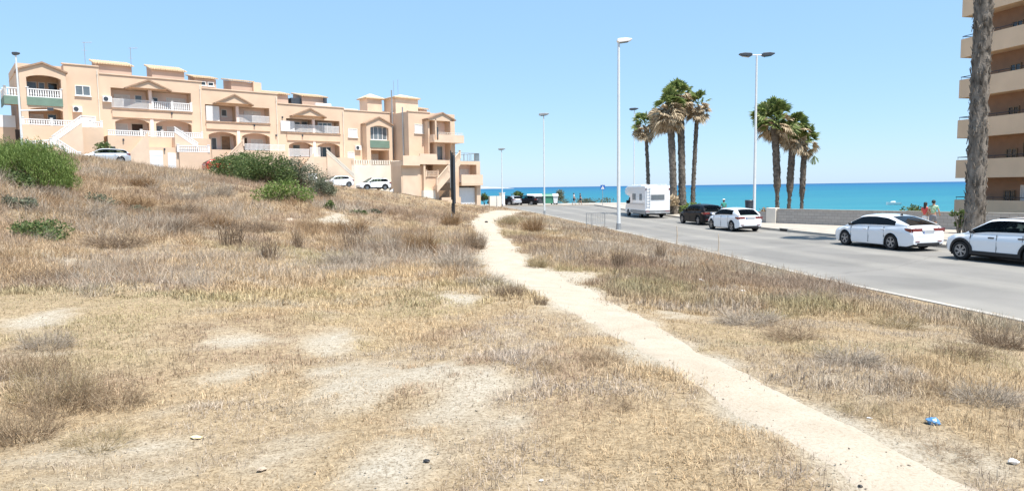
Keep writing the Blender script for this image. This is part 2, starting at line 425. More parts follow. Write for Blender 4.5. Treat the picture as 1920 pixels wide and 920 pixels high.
n5 = noise(.12, 3, .5); pt2 = ramp(n5.outputs['Fac'], .56, (1, 1, 1), .58, (.90, .90, .905))
mcr = N.new('ShaderNodeMix'); mcr.data_type = 'RGBA'; mcr.blend_type = 'MULTIPLY'; mcr.inputs[0].default_value = 1; L.new(cr_.outputs[0], mcr.inputs[6]); L.new(pt2.outputs[0], mcr.inputs[7])
c3 = ramp(wv.outputs[0], 0., (.90, .90, .905), 1., (1.07, 1.065, 1.05))
ml2 = N.new('ShaderNodeMix'); ml2.data_type = 'RGBA'; ml2.blend_type = 'MULTIPLY'; ml2.inputs[0].default_value = 1
L.new(ml.outputs[2], ml2.inputs[6]); L.new(c3.outputs[0], ml2.inputs[7])
ml3 = N.new('ShaderNodeMix'); ml3.data_type = 'RGBA'; ml3.blend_type = 'MULTIPLY'; ml3.inputs[0].default_value = 1; L.new(ml2.outputs[2], ml3.inputs[6]); L.new(mcr.outputs[2], ml3.inputs[7]); L.new(ml3.outputs[2], P.inputs['Base Color'])
ys = list(np.arange(-40, 103.1, 1.5)); NS = 24
vs = []; tint = []
for y in ys:
    a_, b_ = float(xl(y)), float(xr(y))
    if y > 100: a_ -= 3
    for k in range(NS+1):
        t = k/NS; vs.append((a_+(b_-a_)*t, y, 0.0)); tint.append(t)
ix = np.arange(len(vs)).reshape(len(ys), NS+1)
q = np.stack([ix[:-1, :-1], ix[:-1, 1:], ix[1:, 1:], ix[1:, :-1]], -1).reshape(-1, 4)
struct(npmesh('road', np.array(vs), np.full(len(q), 4), q.ravel(), ma, tint=np.repeat(np.array(tint)[:, None], 3, 1)))
us = np.arange(-16, 56, 1.)
def gzp(x, y): return float(gz(x, y))
vs = []; tint = []
for u in us:
    for k in range(7):
        p = fp(u, 3.2+k*.8); vs.append((p.x, p.y, max(gzp(p.x, p.y)+.05, .004))); tint.append(k/6*.4)
ix = np.arange(len(vs)).reshape(len(us), 7); q = np.stack([ix[:-1, :-1], ix[:-1, 1:], ix[1:, 1:], ix[1:, :-1]], -1).reshape(-1, 4)
struct(npmesh('side_street', np.array(vs), np.full(len(q), 4), q.ravel(), ma, tint=np.repeat(np.array(tint)[:, None], 3, 1)))
M['kerb'] = mat('kerb_concrete', (.42, .39, .345), .85, .12, 2, .3, 40)
M['pave'] = mat('pale_paving', (.40, .355, .30), .9, .12, 1.2, .3, 30)
mb = MB(); pts = [(float(xl(y)), y) for y in np.arange(-40, 97, 1.5)]
for p, q in zip(pts[:-1], pts[1:]): mb.obox((p[0]-.08, p[1], .03), (q[0]-.08, q[1], .03), .17, .19)
struct(mb.build('kerb', M['kerb']))
mb = MB(); pts = [(float(xr(y)), y) for y in np.arange(-40, 103, 1.5)]
for p, q in zip(pts[:-1], pts[1:]): mb.obox((p[0]+.09, p[1], .04), (q[0]+.09, q[1], .04), .18, .19)
mb.obox((-6, 103.2, .04), (12.5, 103.2, .04), .18, .19)
struct(mb.build('kerb', M['kerb']))
left = [(float(xr(y))+.17, y) for y in np.arange(-40, 103.6, 1.5)]
def wx(y): return float(np.interp(y, [-40, 24.4, 48, 52, 60, 103.6], [60, 36.3, 18.3, 18.6, 19, 19]))
right = [(max(wx(y), float(xr(y))+.3), y) for y in np.arange(-40, 103.6, 1.5)]
struct(strip('pavement', left, right, .125, M['pave']))
struct(strip('promenade_pavement', [(x, 103.3) for x in np.linspace(-9, 19, 15)], [(x, 113.5) for x in np.linspace(-12, 19, 15)], .126, M['pave']))
# road marking: thin pale edge line worn away in stretches
mk = mat('worn_road_paint', (.36, .35, .34), .8, .25, 1.5)
ml_, mr_ = [], []
for y in np.arange(-30, 100, 1.5):
    x = float(xl(y)); ml_.append((x+.28, y)); mr_.append((x+.40, y))
struct(strip('edge_line', ml_, mr_, .006, mk))

# ------------------------------------------------------------------ sea
ms, N, L, P = nt('sea_water'); P.inputs['Roughness'].default_value = .4; P.inputs['Specular IOR Level'].default_value = .05
tc = N.new('ShaderNodeTexCoord'); sx = N.new('ShaderNodeSeparateXYZ'); L.new(tc.outputs['Object'], sx.inputs[0])
ln = N.new('ShaderNodeVectorMath'); ln.operation = 'LENGTH'; L.new(tc.outputs['Object'], ln.inputs[0])
lg = N.new('ShaderNodeMath'); lg.operation = 'LOGARITHM'; lg.inputs[1].default_value = 10; L.new(ln.outputs['Value'], lg.inputs[0])
mpn = N.new('ShaderNodeMapping'); mpn.inputs['Scale'].default_value = (.0022, .006, 1); L.new(tc.outputs['Object'], mpn.inputs[0])
nz = N.new('ShaderNodeTexNoise'); nz.inputs['Scale'].default_value = 1; nz.inputs['Detail'].default_value = 5; L.new(mpn.outputs[0], nz.inputs['Vector'])
ad = N.new('ShaderNodeMath'); ad.operation = 'MULTIPLY_ADD'; ad.inputs[1].default_value = .75; L.new(nz.outputs['Fac'], ad.inputs[0]); L.new(lg.outputs[0], ad.inputs[2])
mr = N.new('ShaderNodeMapRange'); mr.inputs[1].default_value = 2.45; mr.inputs[2].default_value = 4.35; L.new(ad.outputs[0], mr.inputs[0])
r = N.new('ShaderNodeValToRGB'); e = r.color_ramp.elements
e[0].position = 0; e[0].color = (.038, .20, .222, 1); e[1].position = 1; e[1].color = (.003, .066, .185, 1)
k = e.new(.38); k.color = (.011, .142, .207, 1); k = e.new(.68); k.color = (.005, .106, .208, 1)
L.new(mr.outputs[0], r.inputs[0]); mp3 = N.new('ShaderNodeMapping'); mp3.inputs['Scale'].default_value = (.012, .07, 1); L.new(tc.outputs['Object'], mp3.inputs[0])
nf = N.new('ShaderNodeTexNoise'); nf.inputs['Scale'].default_value = 1; nf.inputs['Detail'].default_value = 8; nf.inputs['Roughness'].default_value = .7; L.new(mp3.outputs[0], nf.inputs['Vector'])
fr_ = N.new('ShaderNodeValToRGB'); fr_.color_ramp.elements[0].position = .66; fr_.color_ramp.elements[0].color = (0, 0, 0, 1); fr_.color_ramp.elements[1].position = .76; fr_.color_ramp.elements[1].color = (.55, .55, .55, 1); L.new(nf.outputs['Fac'], fr_.inputs[0])
fm = N.new('ShaderNodeMix'); fm.data_type = 'RGBA'; fm.inputs[7].default_value = (.22, .33, .36, 1); L.new(fr_.outputs[0], fm.inputs[0]); L.new(r.outputs[0], fm.inputs[6])
dk_ = N.new('ShaderNodeMix'); dk_.data_type = 'RGBA'; dk_.blend_type = 'MULTIPLY'; dk_.inputs[0].default_value = 1; rr_ = N.new('ShaderNodeValToRGB'); rr_.color_ramp.elements[0].position = .35; rr_.color_ramp.elements[0].color = (.82, .86, .9, 1); rr_.color_ramp.elements[1].position = .6; rr_.color_ramp.elements[1].color = (1.08, 1.06, 1.03, 1); L.new(nf.outputs['Fac'], rr_.inputs[0]); L.new(fm.outputs[2], dk_.inputs[6]); L.new(rr_.outputs[0], dk_.inputs[7])
L.new(dk_.outputs[2], P.inputs['Base Color'])
mp2 = N.new('ShaderNodeMapping'); mp2.inputs['Scale'].default_value = (.35, .7, 1); L.new(tc.outputs['Object'], mp2.inputs[0])
nw = N.new('ShaderNodeTexNoise'); nw.inputs['Scale'].default_value = 1; nw.inputs['Detail'].default_value = 6; L.new(mp2.outputs[0], nw.inputs['Vector'])
bp = N.new('ShaderNodeBump'); bp.inputs['Strength'].default_value = .6; bp.inputs['Distance'].default_value = .35
L.new(nw.outputs['Fac'], bp.inputs['Height']); L.new(bp.outputs[0], P.inputs['Normal'])
mb = MB(); mb.add([(-60000, 90, -5), (60000, 90, -5), (60000, 60000, -5), (-60000, 60000, -5), (10, -4000, -5), (60000, -4000, -5), (10, 90, -5)], [(0, 1, 2, 3), (4, 5, 1, 6)])
struct(mb.build('sea', ms))
# far headland
mb = MB(); vs = []; n = 26
for i in range(n):
    px = 860+i*4.2; h = max(0.4, (1-abs(i-7)/19.)*6)+random.uniform(0, .7); d = 5200
    x = (px-960)/F*d; vs += [(x, d-250, -7), (x, d, -5+h*d/1280*.9), (x, d+900, -7)]
fs = []
for i in range(n-1):
    a_ = i*3; fs += [(a_, a_+3, a_+4, a_+1), (a_+1, a_+4, a_+5, a_+2)]
mb.add(vs, fs); struct(mb.build('headland', mat('far_headland', (.36, .36, .34), .9, .2, .004)))
# ------------------------------------------------------------------ terraced houses (local x along the facade, -y outward)
class House:
    def __init__(s, label, u0, zb):
        s.u0, s.zb = u0, zb
        p = fp(u0, 0); p.z = zb
        s.root = empty('terraced_house', p, R(40), label, 'house', 'peach terraced houses stepping down the street')
        s.wall = s.mb()
    def mb(s): return MB((-s.u0, 0, -s.zb))
    def b(s, mb, u0, u1, w0, w1, z0, z1): mb.box(u0, u1, -w1, -w0, z0, z1); return mb
    def W(s, *a): s.b(s.wall, *a)
    def part(s, mb, name, m, parent=None, **k): return mb.build(name, m, parent or s.root, **k)
    def box(s, name, m, u0, u1, w0, w1, z0, z1, **k): return s.part(s.b(s.mb(), u0, u1, w0, w1, z0, z1), name, m, **k)
    def arch(s, u0, u1, w0, w1, zs, zc, zt):
        """spandrel above an arched opening: springing zs, crown zc, top zt"""
        n = 10; poly = [(u0, zt), (u0, zs)]+[(u0+(u1-u0)*i/n, zs+(zc-zs)*math.sin(math.pi*i/n)**.7) for i in range(1, n)]+[(u1, zs), (u1, zt)]
        for i in range(n):
            a = poly[i+1]; c = poly[i+2]
            s.wall.prism([(a[0], a[1]), (c[0], c[1]), (c[0], zt), (a[0], zt)], 'y', -w1, -w0)
    def window(s, u0, u1, w, z0, z1, kind='glass', mull=1, name='window'):
        f = s.mb(); t = .07
        s.b(f, u0, u1, w, w+.07, z0, z0+t); s.b(f, u0, u1, w, w+.07, z1-t, z1)
        s.b(f, u0, u0+t, w, w+.07, z0+t, z1-t); s.b(f, u1-t, u1, w, w+.07, z0+t, z1-t)
        for k in range(mull):
            c = u0+(u1-u0)*(k+1)/(mull+1); s.b(f, c-.035, c+.035, w, w+.06, z0+t, z1-t)
        s.b(f, u0-.08, u1+.08, w, w+.14, z0-.09, z0-.003)
        fr = s.part(f, name, M['white'])
        s.part(s.b(s.mb(), u0+.03, u1-.03, w+.01, w+.03, z0+.03, z1-.03), 'pane', M[kind], fr)
        return fr
    def door(s, u0, u1, w, z0, z1, m, glazed=False):
        f = s.mb(); t = .08
        s.b(f, u0-t, u0, w, w+.09, z0, z1+t); s.b(f, u1, u1+t, w, w+.09, z0, z1+t); s.b(f, u0, u1, w, w+.09, z1, z1+t)
        fr = s.part(f, 'door', M['stucco_white'])
        s.part(s.b(s.mb(), u0+.003, u1-.003, w+.01, w+.05, z0+.01, z1-.003), 'pane' if glazed else 'door_leaf', M[m], fr)
        return fr
    def balus(s, segs, h=.92, m='white', name='balustrade', step=.2, bw=.10, posts=True):
        """segs: list of (u0,w0,z0,u1,w1,z1)"""
        mb = s.mb()
        for (a, wa, za, c, wc, zc) in segs:
            p = Vector((a, -wa, za)); q = Vector((c, -wc, zc)); L = (q-p).length; up = Vector((0, 0, 1))
            mb.obox(p+up*.07, q+up*.07, .13, .09); mb.obox(p+up*(h-.06), q+up*(h-.06), .16, .1)
            n = max(2, int(L/step))
            for i in range(n):
                e = p+(q-p)*((i+.5)/n)
                mb.box(e.x-bw/2, e.x+bw/2, e.y-bw/2, e.y+bw/2, e.z+.1, e.z+h-.1)
                mb.box(e.x-bw*.34-.03, e.x+bw*.34+.03, e.y-bw*.34-.03, e.y+bw*.34+.03, e.z+.25, e.z+.42)
            if posts:
                k = max(1, int(round(L/2.4)))
                for i in range(k+1):
                    e = p+(q-p)*(i/k)
                    mb.box(e.x-.1, e.x+.1, e.y-.1, e.y+.1, e.z, e.z+h+.06); mb.box(e.x-.13, e.x+.13, e.y-.13, e.y+.13, e.z+h+.06, e.z+h+.13)
        return s.part(mb, name, M[m])
    def railing(s, segs, h=.9, m='white', name='railing', bars=.14, th=.03):
        mb = s.mb()
        for (a, wa, za, c, wc, zc) in segs:
            p = Vector((a, -wa, za)); q = Vector((c, -wc, zc)); L = (q-p).length; up = Vector((0, 0, 1))
            mb.obox(p+up*(h), q+up*(h), .06, .05); mb.obox(p+up*.08, q+up*.08, .05, .04)
            for i in range(int(L/bars)+1):
                e = p+(q-p)*min(1, (i*bars)/L); mb.box(e.x-th/2, e.x+th/2, e.y-th/2, e.y+th/2, e.z+.06, e.z+h)
        return s.part(mb, name, M[m])
    def stair(s, u0, z0, u1, z1, w0, w1, base, m='stucco_pale', n=None):
        n = n or max(4, int(abs(z1-z0)/.18)); poly = [(u0, base)]
        for i in range(n):
            ua = u0+(u1-u0)*i/n; ub = u0+(u1-u0)*(i+1)/n; z = z0+(z1-z0)*(i+1)/n
            poly += [(ua, z), (ub, z)]
        poly += [(u1, base)]
        mb = s.mb()
        for i in range(n):
            ua = u0+(u1-u0)*i/n; ub = u0+(u1-u0)*(i+1)/n; z = z0+(z1-z0)*(i+1)/n
            s.b(mb, ua, ub, w0, w1, base, z)
        # solid side cheek
        d = .45; mb.prism([(u0, base), (u0, z0+d), (u1, z1+d), (u1, base)], 'y', -w1-.12, -w1-.002)
        return s.part(mb, 'stairs', M[m])
    def gable(s, ul, uc, ur, ze, za, w0, w1, over=.18):
        """pediment with raked cornice; roof slopes run back from it"""
        s.wall.prism([(ul+.12, ze), (ur-.12, ze), (uc, za-.12)], 'y', -w1, -w0)
        t = .14; c = s.mb()
        for (a, za_, b_, zb_) in ((ul-over, ze-.05, uc, za), (ur+over, ze-.05, uc, za)):
            p = Vector((a, 0, za_)); q = Vector((b_, 0, zb_)); d = (q-p).normalized(); n = Vector((-d.z, 0, d.x)); n = n if n.z > 0 else -n
            poly = [(p.x, p.z), (q.x, q.z), (q.x, q.z-t*1.25), (p.x, p.z-t*1.1)]
            c.prism(poly, 'y', -w1-.16, -w0+.002)
        s.part(c, 'pediment_roof', M['cornice'])
    def coping(s, u0, u1, z, w=0.0, wd=.35):
        s.part(s.b(s.mb(), u0-.02, u1+.02, w-wd, w+.09, z, z+.12), 'parapet_coping', M['stucco_pale'])
    def tiled(s, u0, u1, w0, w1, z0, zf, zb_, m='tower', over=.25):
        """roof access tower: walls and a mono-pitch tiled roof falling to the front"""
        mb = s.mb(); y0, y1 = -w1, -w0
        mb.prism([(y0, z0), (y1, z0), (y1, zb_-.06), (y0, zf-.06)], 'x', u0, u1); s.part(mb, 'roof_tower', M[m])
        mb = s.mb(); sl = (zb_-zf)/(y1-y0); ya, yb = y0-over, y1+.1; za, zz = zf-over*sl, zb_+.1*sl
        mb.prism([(ya, za), (yb, zz), (yb, zz+.1), (ya, za+.1)], 'x', u0-over, u1+over)
        u = u0-over+.1
        while u < u1+over-.05:
            mb.tube([(u, ya-.03, za+.1), (u, yb, zz+.1)], .085, 6); u += .26
        s.part(mb, 'tiled_roof', M['roof'])
    def hip(s, u0, u1, w0, w1, z0, ze, za, over=.3):
        mb = s.mb(); s.b(mb, u0, u1, w0, w1, z0, ze); s.part(mb, 'roof_tower', M['stucco_pale'])
        mb = s.mb(); uc, yc = (u0+u1)/2, -(w0+w1)/2
        mb.add([(u0-over, -w1-over, ze-.02), (u1+over, -w1-over, ze-.02), (u1+over, -w0+over, ze-.02), (u0-over, -w0+over, ze-.02),
                (u0-over, -w1-over, ze+.12), (u1+over, -w1-over, ze+.12), (u1+over, -w0+over, ze+.12), (u0-over, -w0+over, ze+.12), (uc-.2, yc, za), (uc+.2, yc, za)],
               [(0, 3, 2, 1), (0, 1, 5, 4), (1, 2, 6, 5), (2, 3, 7, 6), (3, 0, 4, 7), (4, 5, 9, 8), (5, 6, 9), (6, 7, 8, 9), (7, 4, 8)])
        s.part(mb, 'tiled_roof', M['roof'])
    def aircon(s, u, w, z):
        mb = s.mb(); s.b(mb, u, u+.85, w, w+.32, z, z+.6); f = s.part(mb, 'air_conditioner', M['white'])
        mb = s.mb(); mb.tube([(u+.3, -w-.32, z+.3), (u+.3, -w-.345, z+.3)], .23, 14); s.part(mb, 'fan', M['dark_metal'], f)
    def antenna(s, u, w, z, h, side=1):
        mb = s.mb(); mb.tube([(u, -w, z), (u, -w, z+h)], .03, 5); mb.tube([(u-.2*side, -w, z+h-.1), (u+.75*side, -w, z+h+.05)], .02, 4)
        for i in range(6): mb.tube([(u+(-.1+i*.15)*side, -w-.25, z+h-.06), (u+(-.1+i*.15)*side, -w+.25, z+h-.06)], .012, 4)
        mb.tube([(u-.25, -w, z+h*.7), (u+.25, -w, z+h*.7)], .015, 4)
        s.part(mb, 'antenna', M['metal_grey'])
    def lantern(s, u, w, z):
        mb = s.mb(); s.b(mb, u-.07, u+.07, w, w+.16, z, z+.24); s.part(mb, 'wall_lantern', M['dark_metal'])
    def done(s): s.part(s.wall, 'wall', M['stucco'])
    def pipe(s, u, w, z0, z1):
        mb = s.mb(); mb.tube([(u, -w-.07, z0), (u, -w-.07, z1)], .055, 6)
        for z in (z0+.6, (z0+z1)/2, z1-.5): mb.tube([(u, -w-.07, z), (u, -w-.07, z+.08)], .08, 6)
        s.part(mb, 'drainpipe', M['stucco_white'])

B = -10
# ---- first house: gabled porch over a green balcony
h = House('end house highest up the street, gabled porch over a balcony wrapped in green canvas', -.2, 5.8)
h.W(-.2, 6.95, B, -1.6, 4.5, 16.2)                                  # main body
h.W(3.75, 6.95, -1.62, 0, 4.5, 16.25); h.coping(3.6, 6.93, 16.25)
h.W(-.2, .38, -1.62, 1.2, 4.5, 15.3); h.W(3.3, 3.75, -1.62, 1.2, 4.5, 15.3)
h.W(.38, 3.3, -1.62, 1.2, 4.5, 9.65); h.W(.38, 3.3, -1.62, 1.15, 12.2, 12.5)
h.arch(.38, 3.3, .75, 1.2, 14.45, 14.75, 15.3); h.W(.38, 3.3, -1.62, .75, 14.9, 15.3)
h.arch(.38, 3.3, .85, 1.14, 11.25, 11.5, 12.2)
h.gable(-.2, 1.78, 3.75, 15.3, 16.1, -1.6, 1.2)
mb = h.mb(); mb.prism([(-.25, 15.3), (3.8, 15.3), (1.78, 16.02)], 'y', 1.6, 9.9); h.part(mb, 'gable_roof', M['roof'])
mb = h.mb(); h.b(mb, .3, 3.36, 1.16, 1.23, 11.7, 12.52); h.b(mb, -1.5, -.2, 1.0, 1.06, 11.7, 12.52); h.b(mb, -1.52, -1.46, -3, 1.0, 11.7, 12.52); h.part(mb, 'green_canvas', M['green_awning'])
h.W(-1.45, -.2, -3, .98, 12.0, 12.45)
h.balus([(.4, 1.1, 12.5, 3.28, 1.1, 12.5), (-1.4, .9, 12.5, -.25, .9, 12.5), (-1.4, -2.9, 12.5, -1.4, .9, 12.5)], h=.88)
h.window(.6, 1.5, -1.6, 12.55, 14.4, 'glass_pale', 0); h.window(1.62, 2.2, -1.6, 13.1, 14.4, 'glass_pale', 0); h.door(2.5, 3.25, -1.6, 12.5, 14.35, 'glass', True)
h.window(.7, 1.9, -1.6, 9.9, 11.1, 'shutter', 0); h.door(2.3, 3.0, -1.6, 9.66, 11.1, 'glass', True)
h.window(4.65, 6.05, .003, 13.1, 14.15, 'glass_pale', 1); h.window(5.05, 6.4, .003, 9.9, 11.0, 'shutter', 0)
h.aircon(4.3, .005, 11.35)
h.W(-.35, 6.6, -1.6, 2.5, 4.5, 9.62)                                 # terrace podium
h.balus([(-.25, 2.35, 9.64, 4.5, 2.35, 9.64), (5.5, 2.35, 9.64, 6.5, 2.35, 9.64)], h=.62)
h.stair(1.9, 7.3, 4.55, 9.5, 2.55, 3.6, 5.0); h.balus([(1.9, 3.68, 7.75, 4.55, 3.68, 9.95)], h=.8, posts=False)
h.stair(4.0, 5.6, 1.95, 7.2, 3.85, 4.9, 4.6); h.balus([(4.0, 4.98, 6.05, 1.95, 4.98, 7.6), (-.3, 4.98, 7.1, 1.7, 4.98, 7.3)], h=.8)
h.W(-.4, 1.88, 2.5, 5.05, 4.6, 7.1)
h.tiled(6.0, 6.9, -7, -4, 16, 16.6, 17.2)
h.antenna(6.2, -3, 16.2, 3.1); h.pipe(6.75, .005, 9.65, 15.9)
h.box('side_gate', M['wood'], -.85, -.36, 1.5, 1.6, 6.0, 9.2)
h.done()

def pair(label, u0, u1, ub0, ub1, um, zpar, zlt, zf1, zfa, zar, zt, zb, ped, podium=2.5, towers=(), ground=0, upper_solid=False):
    h = House(label, u0, zb)
    h.W(u0, u1, B, -1.6, zb-1.2, zpar-.15)
    h.W(u0, ub0, -1.62, 0, zb-1.2, zpar); h.W(ub1, u1, -1.62, 0, zb-1.2, zpar)
    h.W(ub0, ub1, -1.62, 0, zlt, zpar-.002); h.coping(u0, u1, zpar)
    h.W(ub0, ub1, -1.62, .12, zfa, zf1)
    h.W(ub0, ub1, -1.62, 0, zb-1.2, zt)
    for a, c in ((ub0, um-.18), (um+.18, ub1)):
        h.arch(a+.25, c-.1, -.3, 0, zar-.4, zar, zfa); h.W(a, a+.25, -.3, 0, zt, zfa); h.W(c-.1, c, -.3, 0, zt, zfa)
    mb = h.mb(); h.b(mb, um-.18, um+.18, -.3, .06, zt, zfa); h.b(mb, um-.16, um+.16, -.3, .03, zf1, zlt); h.part(mb, 'centre_post', M['recess'])
    h.W(um-.1, um+.1, -1.62, -.3, zt, zfa); h.W(um-.1, um+.1, -1.62, -.3, zf1, zlt)
    a, c, d, ze, za = ped; h.gable(a, c, d, ze, za, -.1, .7)
    h.part(h.b(h.mb(), ub0-.05, ub1+.05, .12, .2, zf1-.16, zf1-.02), 'balcony_edge', M['cornice'])
    h.W(u0+.02, u1-.02, -1.6, podium, zb-1.2, zt)
    # white lining of the recess back wall
    h.part(h.b(h.mb(), ub0+.02, ub1-.02, -1.6, -1.585, zf1+.01, zlt-.01), 'balcony_back_wall', M['recess'])
    h.part(h.b(h.mb(), ub0+.02, ub1-.02, -1.6, -1.585, zt+.01, zfa-.01), 'porch_back_wall', M['recess'])
    return h
W0 = -1.58
# ---- second: double house
h = pair('double house with white balusters, twin flights of steps and two white garage doors', 6.95, 17.35, 7.95, 16.1, 11.82, 15.55, 14.2, 12.05, 11.05, 10.95, 8.85, 5.0, (9.4, 11.55, 13.7, 14.3, 15.28))
h.balus([(11.98, .02, 12.06, 16.05, .02, 12.06)], h=.95); h.railing([(8.0, .02, 12.06, 11.66, .02, 12.06)], h=.95, bars=.11, th=.045)
h.window(8.5, 10.1, W0, 12.1, 13.7, 'shutter', 1); h.window(10.55, 11.3, W0, 12.9, 13.75, 'glass_pale', 0); h.window(12.35, 12.95, W0, 12.75, 13.6, 'glass', 0)
h.window(13.8, 15.9, W0, 12.1, 13.7, 'shutter', 2)
h.door(10.1, 11.2, W0, 8.87, 10.5, 'wood'); h.window(8.5, 9.7, W0, 9.2, 10.5, 'shutter', 0); h.door(12.4, 13.2, W0, 8.87, 10.4, 'glass_pale', True); h.window(13.7, 15.3, W0, 9.2, 10.4, 'shutter', 1)
h.balus([(7.0, 2.4, 8.87, 10.2, 2.4, 8.87)], h=.6, posts=False); h.balus([(10.2, 2.4, 8.87, 16.4, 2.4, 8.87)], h=.64)
h.stair(8.6, 6.4, 10.6, 8.85, 2.55, 3.6, 4.4); h.stair(7.5, 5.2, 8.5, 6.3, 2.55, 3.6, 4.2)
h.stair(15.6, 7.2, 13.2, 8.85, 2.55, 3.6, 4.4); h.balus([(15.6, 3.68, 7.6, 13.2, 3.68, 9.3)], h=.7, posts=False)
h.balus([(13.4, 3.95, 7.2, 16.6, 3.95, 7.2)], h=.75); h.W(13.5, 16.7, 3.72, 4.0, 4.2, 7.2)
for a, c, z in ((9.95, 11.9, 7.3), (12.4, 13.35, 7.1)):
    mb = h.mb(); h.b(mb, a, c, 3.62, 3.68, 4.4, z)
    for k in range(1, 6): h.b(mb, a+.03, c-.03, 3.68, 3.695, 4.4+(z-4.4)*k/6-.02, 4.4+(z-4.4)*k/6+.02)
    h.part(mb, 'garage_door', M['garage'])
h.W(9.5, 13.4, 2.5, 3.62, 4.2, 7.7); h.lantern(12.1, 3.63, 7.35); h.lantern(8.4, 2.5, 8.3); h.lantern(13.9, .13, 11.6)
h.box('letterbox', M['dark_metal'], 7.1, 7.6, 2.5, 2.6, 6.2, 7.7); h.balus([(6.98, 2.75, 6.0, 7.9, 2.75, 6.0)], h=1.0)
h.tiled(7.2, 10.7, -5.5, -3, 15.4, 17.1, 17.75); h.tiled(12.8, 16.3, -5.5, -3, 15.4, 17.05, 17.75); h.antenna(10.9, -4, 15.4, 4.0); h.pipe(17.1, .005, 8.9, 15.2); h.aircon(7.1, .005, 12.6)
h.done()
# ---- third: double house
h = pair('double house with low white shutters, arched porches and a pediment above a small square window', 17.35, 26.3, 17.6, 25.2, 21.3, 14.85, 13.05, 11.15, 10.2, 9.9, 7.65, 4.3, (18.65, 20.8, 22.85, 13.3, 14.4))
h.railing([(21.5, .02, 11.16, 25.15, .02, 11.16)], h=.85, bars=.12, th=.05)
h.box('balcony_screen', M['shutter'], 17.7, 19.2, -.12, -.06, 11.17, 12.9); h.window(19.85, 20.55, W0, 11.9, 12.75, 'glass_pale', 0); h.window(22.6, 24.7, W0, 11.2, 12.75, 'shutter', 1)
h.door(19.75, 20.75, W0, 7.67, 9.5, 'tanwood'); h.window(18.0, 19.2, W0, 7.7, 9.3, 'glass_pale', 1); h.door(22.0, 22.8, W0, 7.67, 9.4, 'wood'); h.window(23.3, 24.8, W0, 8.0, 9.3, 'shutter', 1)
h.railing([(21.2, 2.4, 7.67, 26.1, 2.4, 7.67)], h=.75, bars=.15, th=.06)
h.stair(18.6, 5.6, 20.6, 7.65, 2.55, 3.5, 3.4); h.balus([(18.6, 3.58, 6.0, 20.6, 3.58, 8.05)], h=.8, m='stucco_pale')
h.lantern(23.2, .13, 10.7); h.lantern(25.9, .0, 9.6)
h.tiled(17.5, 19.9, -6, -3, 14.6, 16.5, 17.1); h.window(17.9, 18.7, -2.98, 15.6, 16.1, 'glass', 0); h.window(18.9, 19.6, -2.98, 15.6, 16.1, 'glass', 0)
h.tiled(21.7, 24.3, -6, -3, 14.6, 16.5, 17.0); h.W(24.3, 25.3, -4, -2.6, 14.6, 16.5); h.pipe(26.1, .005, 7.7, 14.5)
h.done()
# ---- fourth: double house
h = pair('double house with a long white balcony rail, dark arched porches and a white gate', 26.3, 35.3, 27.3, 34.6, 30.95, 13.7, 11.95, 10.25, 9.2, 9.0, 7.0, 3.4, (27.95, 30.25, 32.25, 12.35, 13.35))
h.railing([(27.4, .02, 10.26, 34.5, .02, 10.26)], h=.95, bars=.11, th=.05); h.box('balcony_screen', M['shutter'], 26.5, 28.3, .1, .16, 10.3, 11.6)
h.window(29.0, 29.75, W0, 11.0, 11.7, 'glass_pale', 0); h.door(30.0, 30.7, W0, 10.27, 11.8, 'glass_pale', True); h.window(31.9, 33.9, -.9, 10.3, 11.75, 'glass_pale', 2)
h.door(28.7, 29.6, W0, 7.02, 8.7, 'glass_pale', True); h.window(32.0, 34.0, W0, 7.1, 8.6, 'glass', 2)
h.railing([(26.5, 2.4, 7.02, 29.2, 2.4, 7.02)], h=.95, bars=.13, th=.06, name='white_fence'); h.railing([(29.3, 2.4, 7.02, 30.6, 2.4, 7.02)], h=1.2, bars=.13, th=.06, name='gate')
h.stair(27.3, 4.9, 29.2, 7.0, 2.55, 3.6, 2.6); h.stair(34.6, 3.9, 30.9, 7.0, 2.55, 3.6, 2.4); h.balus([(34.6, 3.68, 4.35, 30.9, 3.68, 7.45)], h=.55, posts=False, m='stucco_white')
h.W(29.2, 30.9, 2.5, 3.6, 2.4, 7.0); h.box('meter_box', M['white'], 28.3, 29.4, 3.73, 3.9, 3.3, 4.9); h.box('vent', M['dark_metal'], 30.2, 30.8, 3.62, 3.66, 3.9, 4.3)
h.tiled(25.5, 28.9, -6, -3, 13.5, 15.3, 15.9); h.window(26.0, 27.0, -2.98, 14.4, 14.9, 'glass', 0)
h.tiled(30.8, 34.2, -6, -3, 13.5, 15.3, 15.9); h.box('carport', M['dark_metal'], 29.4, 30.8, -5, -3.2, 14.0, 15.0)
h.box('chimney', M['dark_metal'], 33.6, 33.95, -2.6, -2.2, 13.6, 15.2); h.box('solar_panel', M['white'], 32.2, 34.4, -2.4, -1.9, 13.6, 14.4)
h.lantern(29.3, .13, 9.7); h.lantern(26.8, .02, 11.9); h.pipe(35.1, .005, 7.05, 13.3)
h.done()
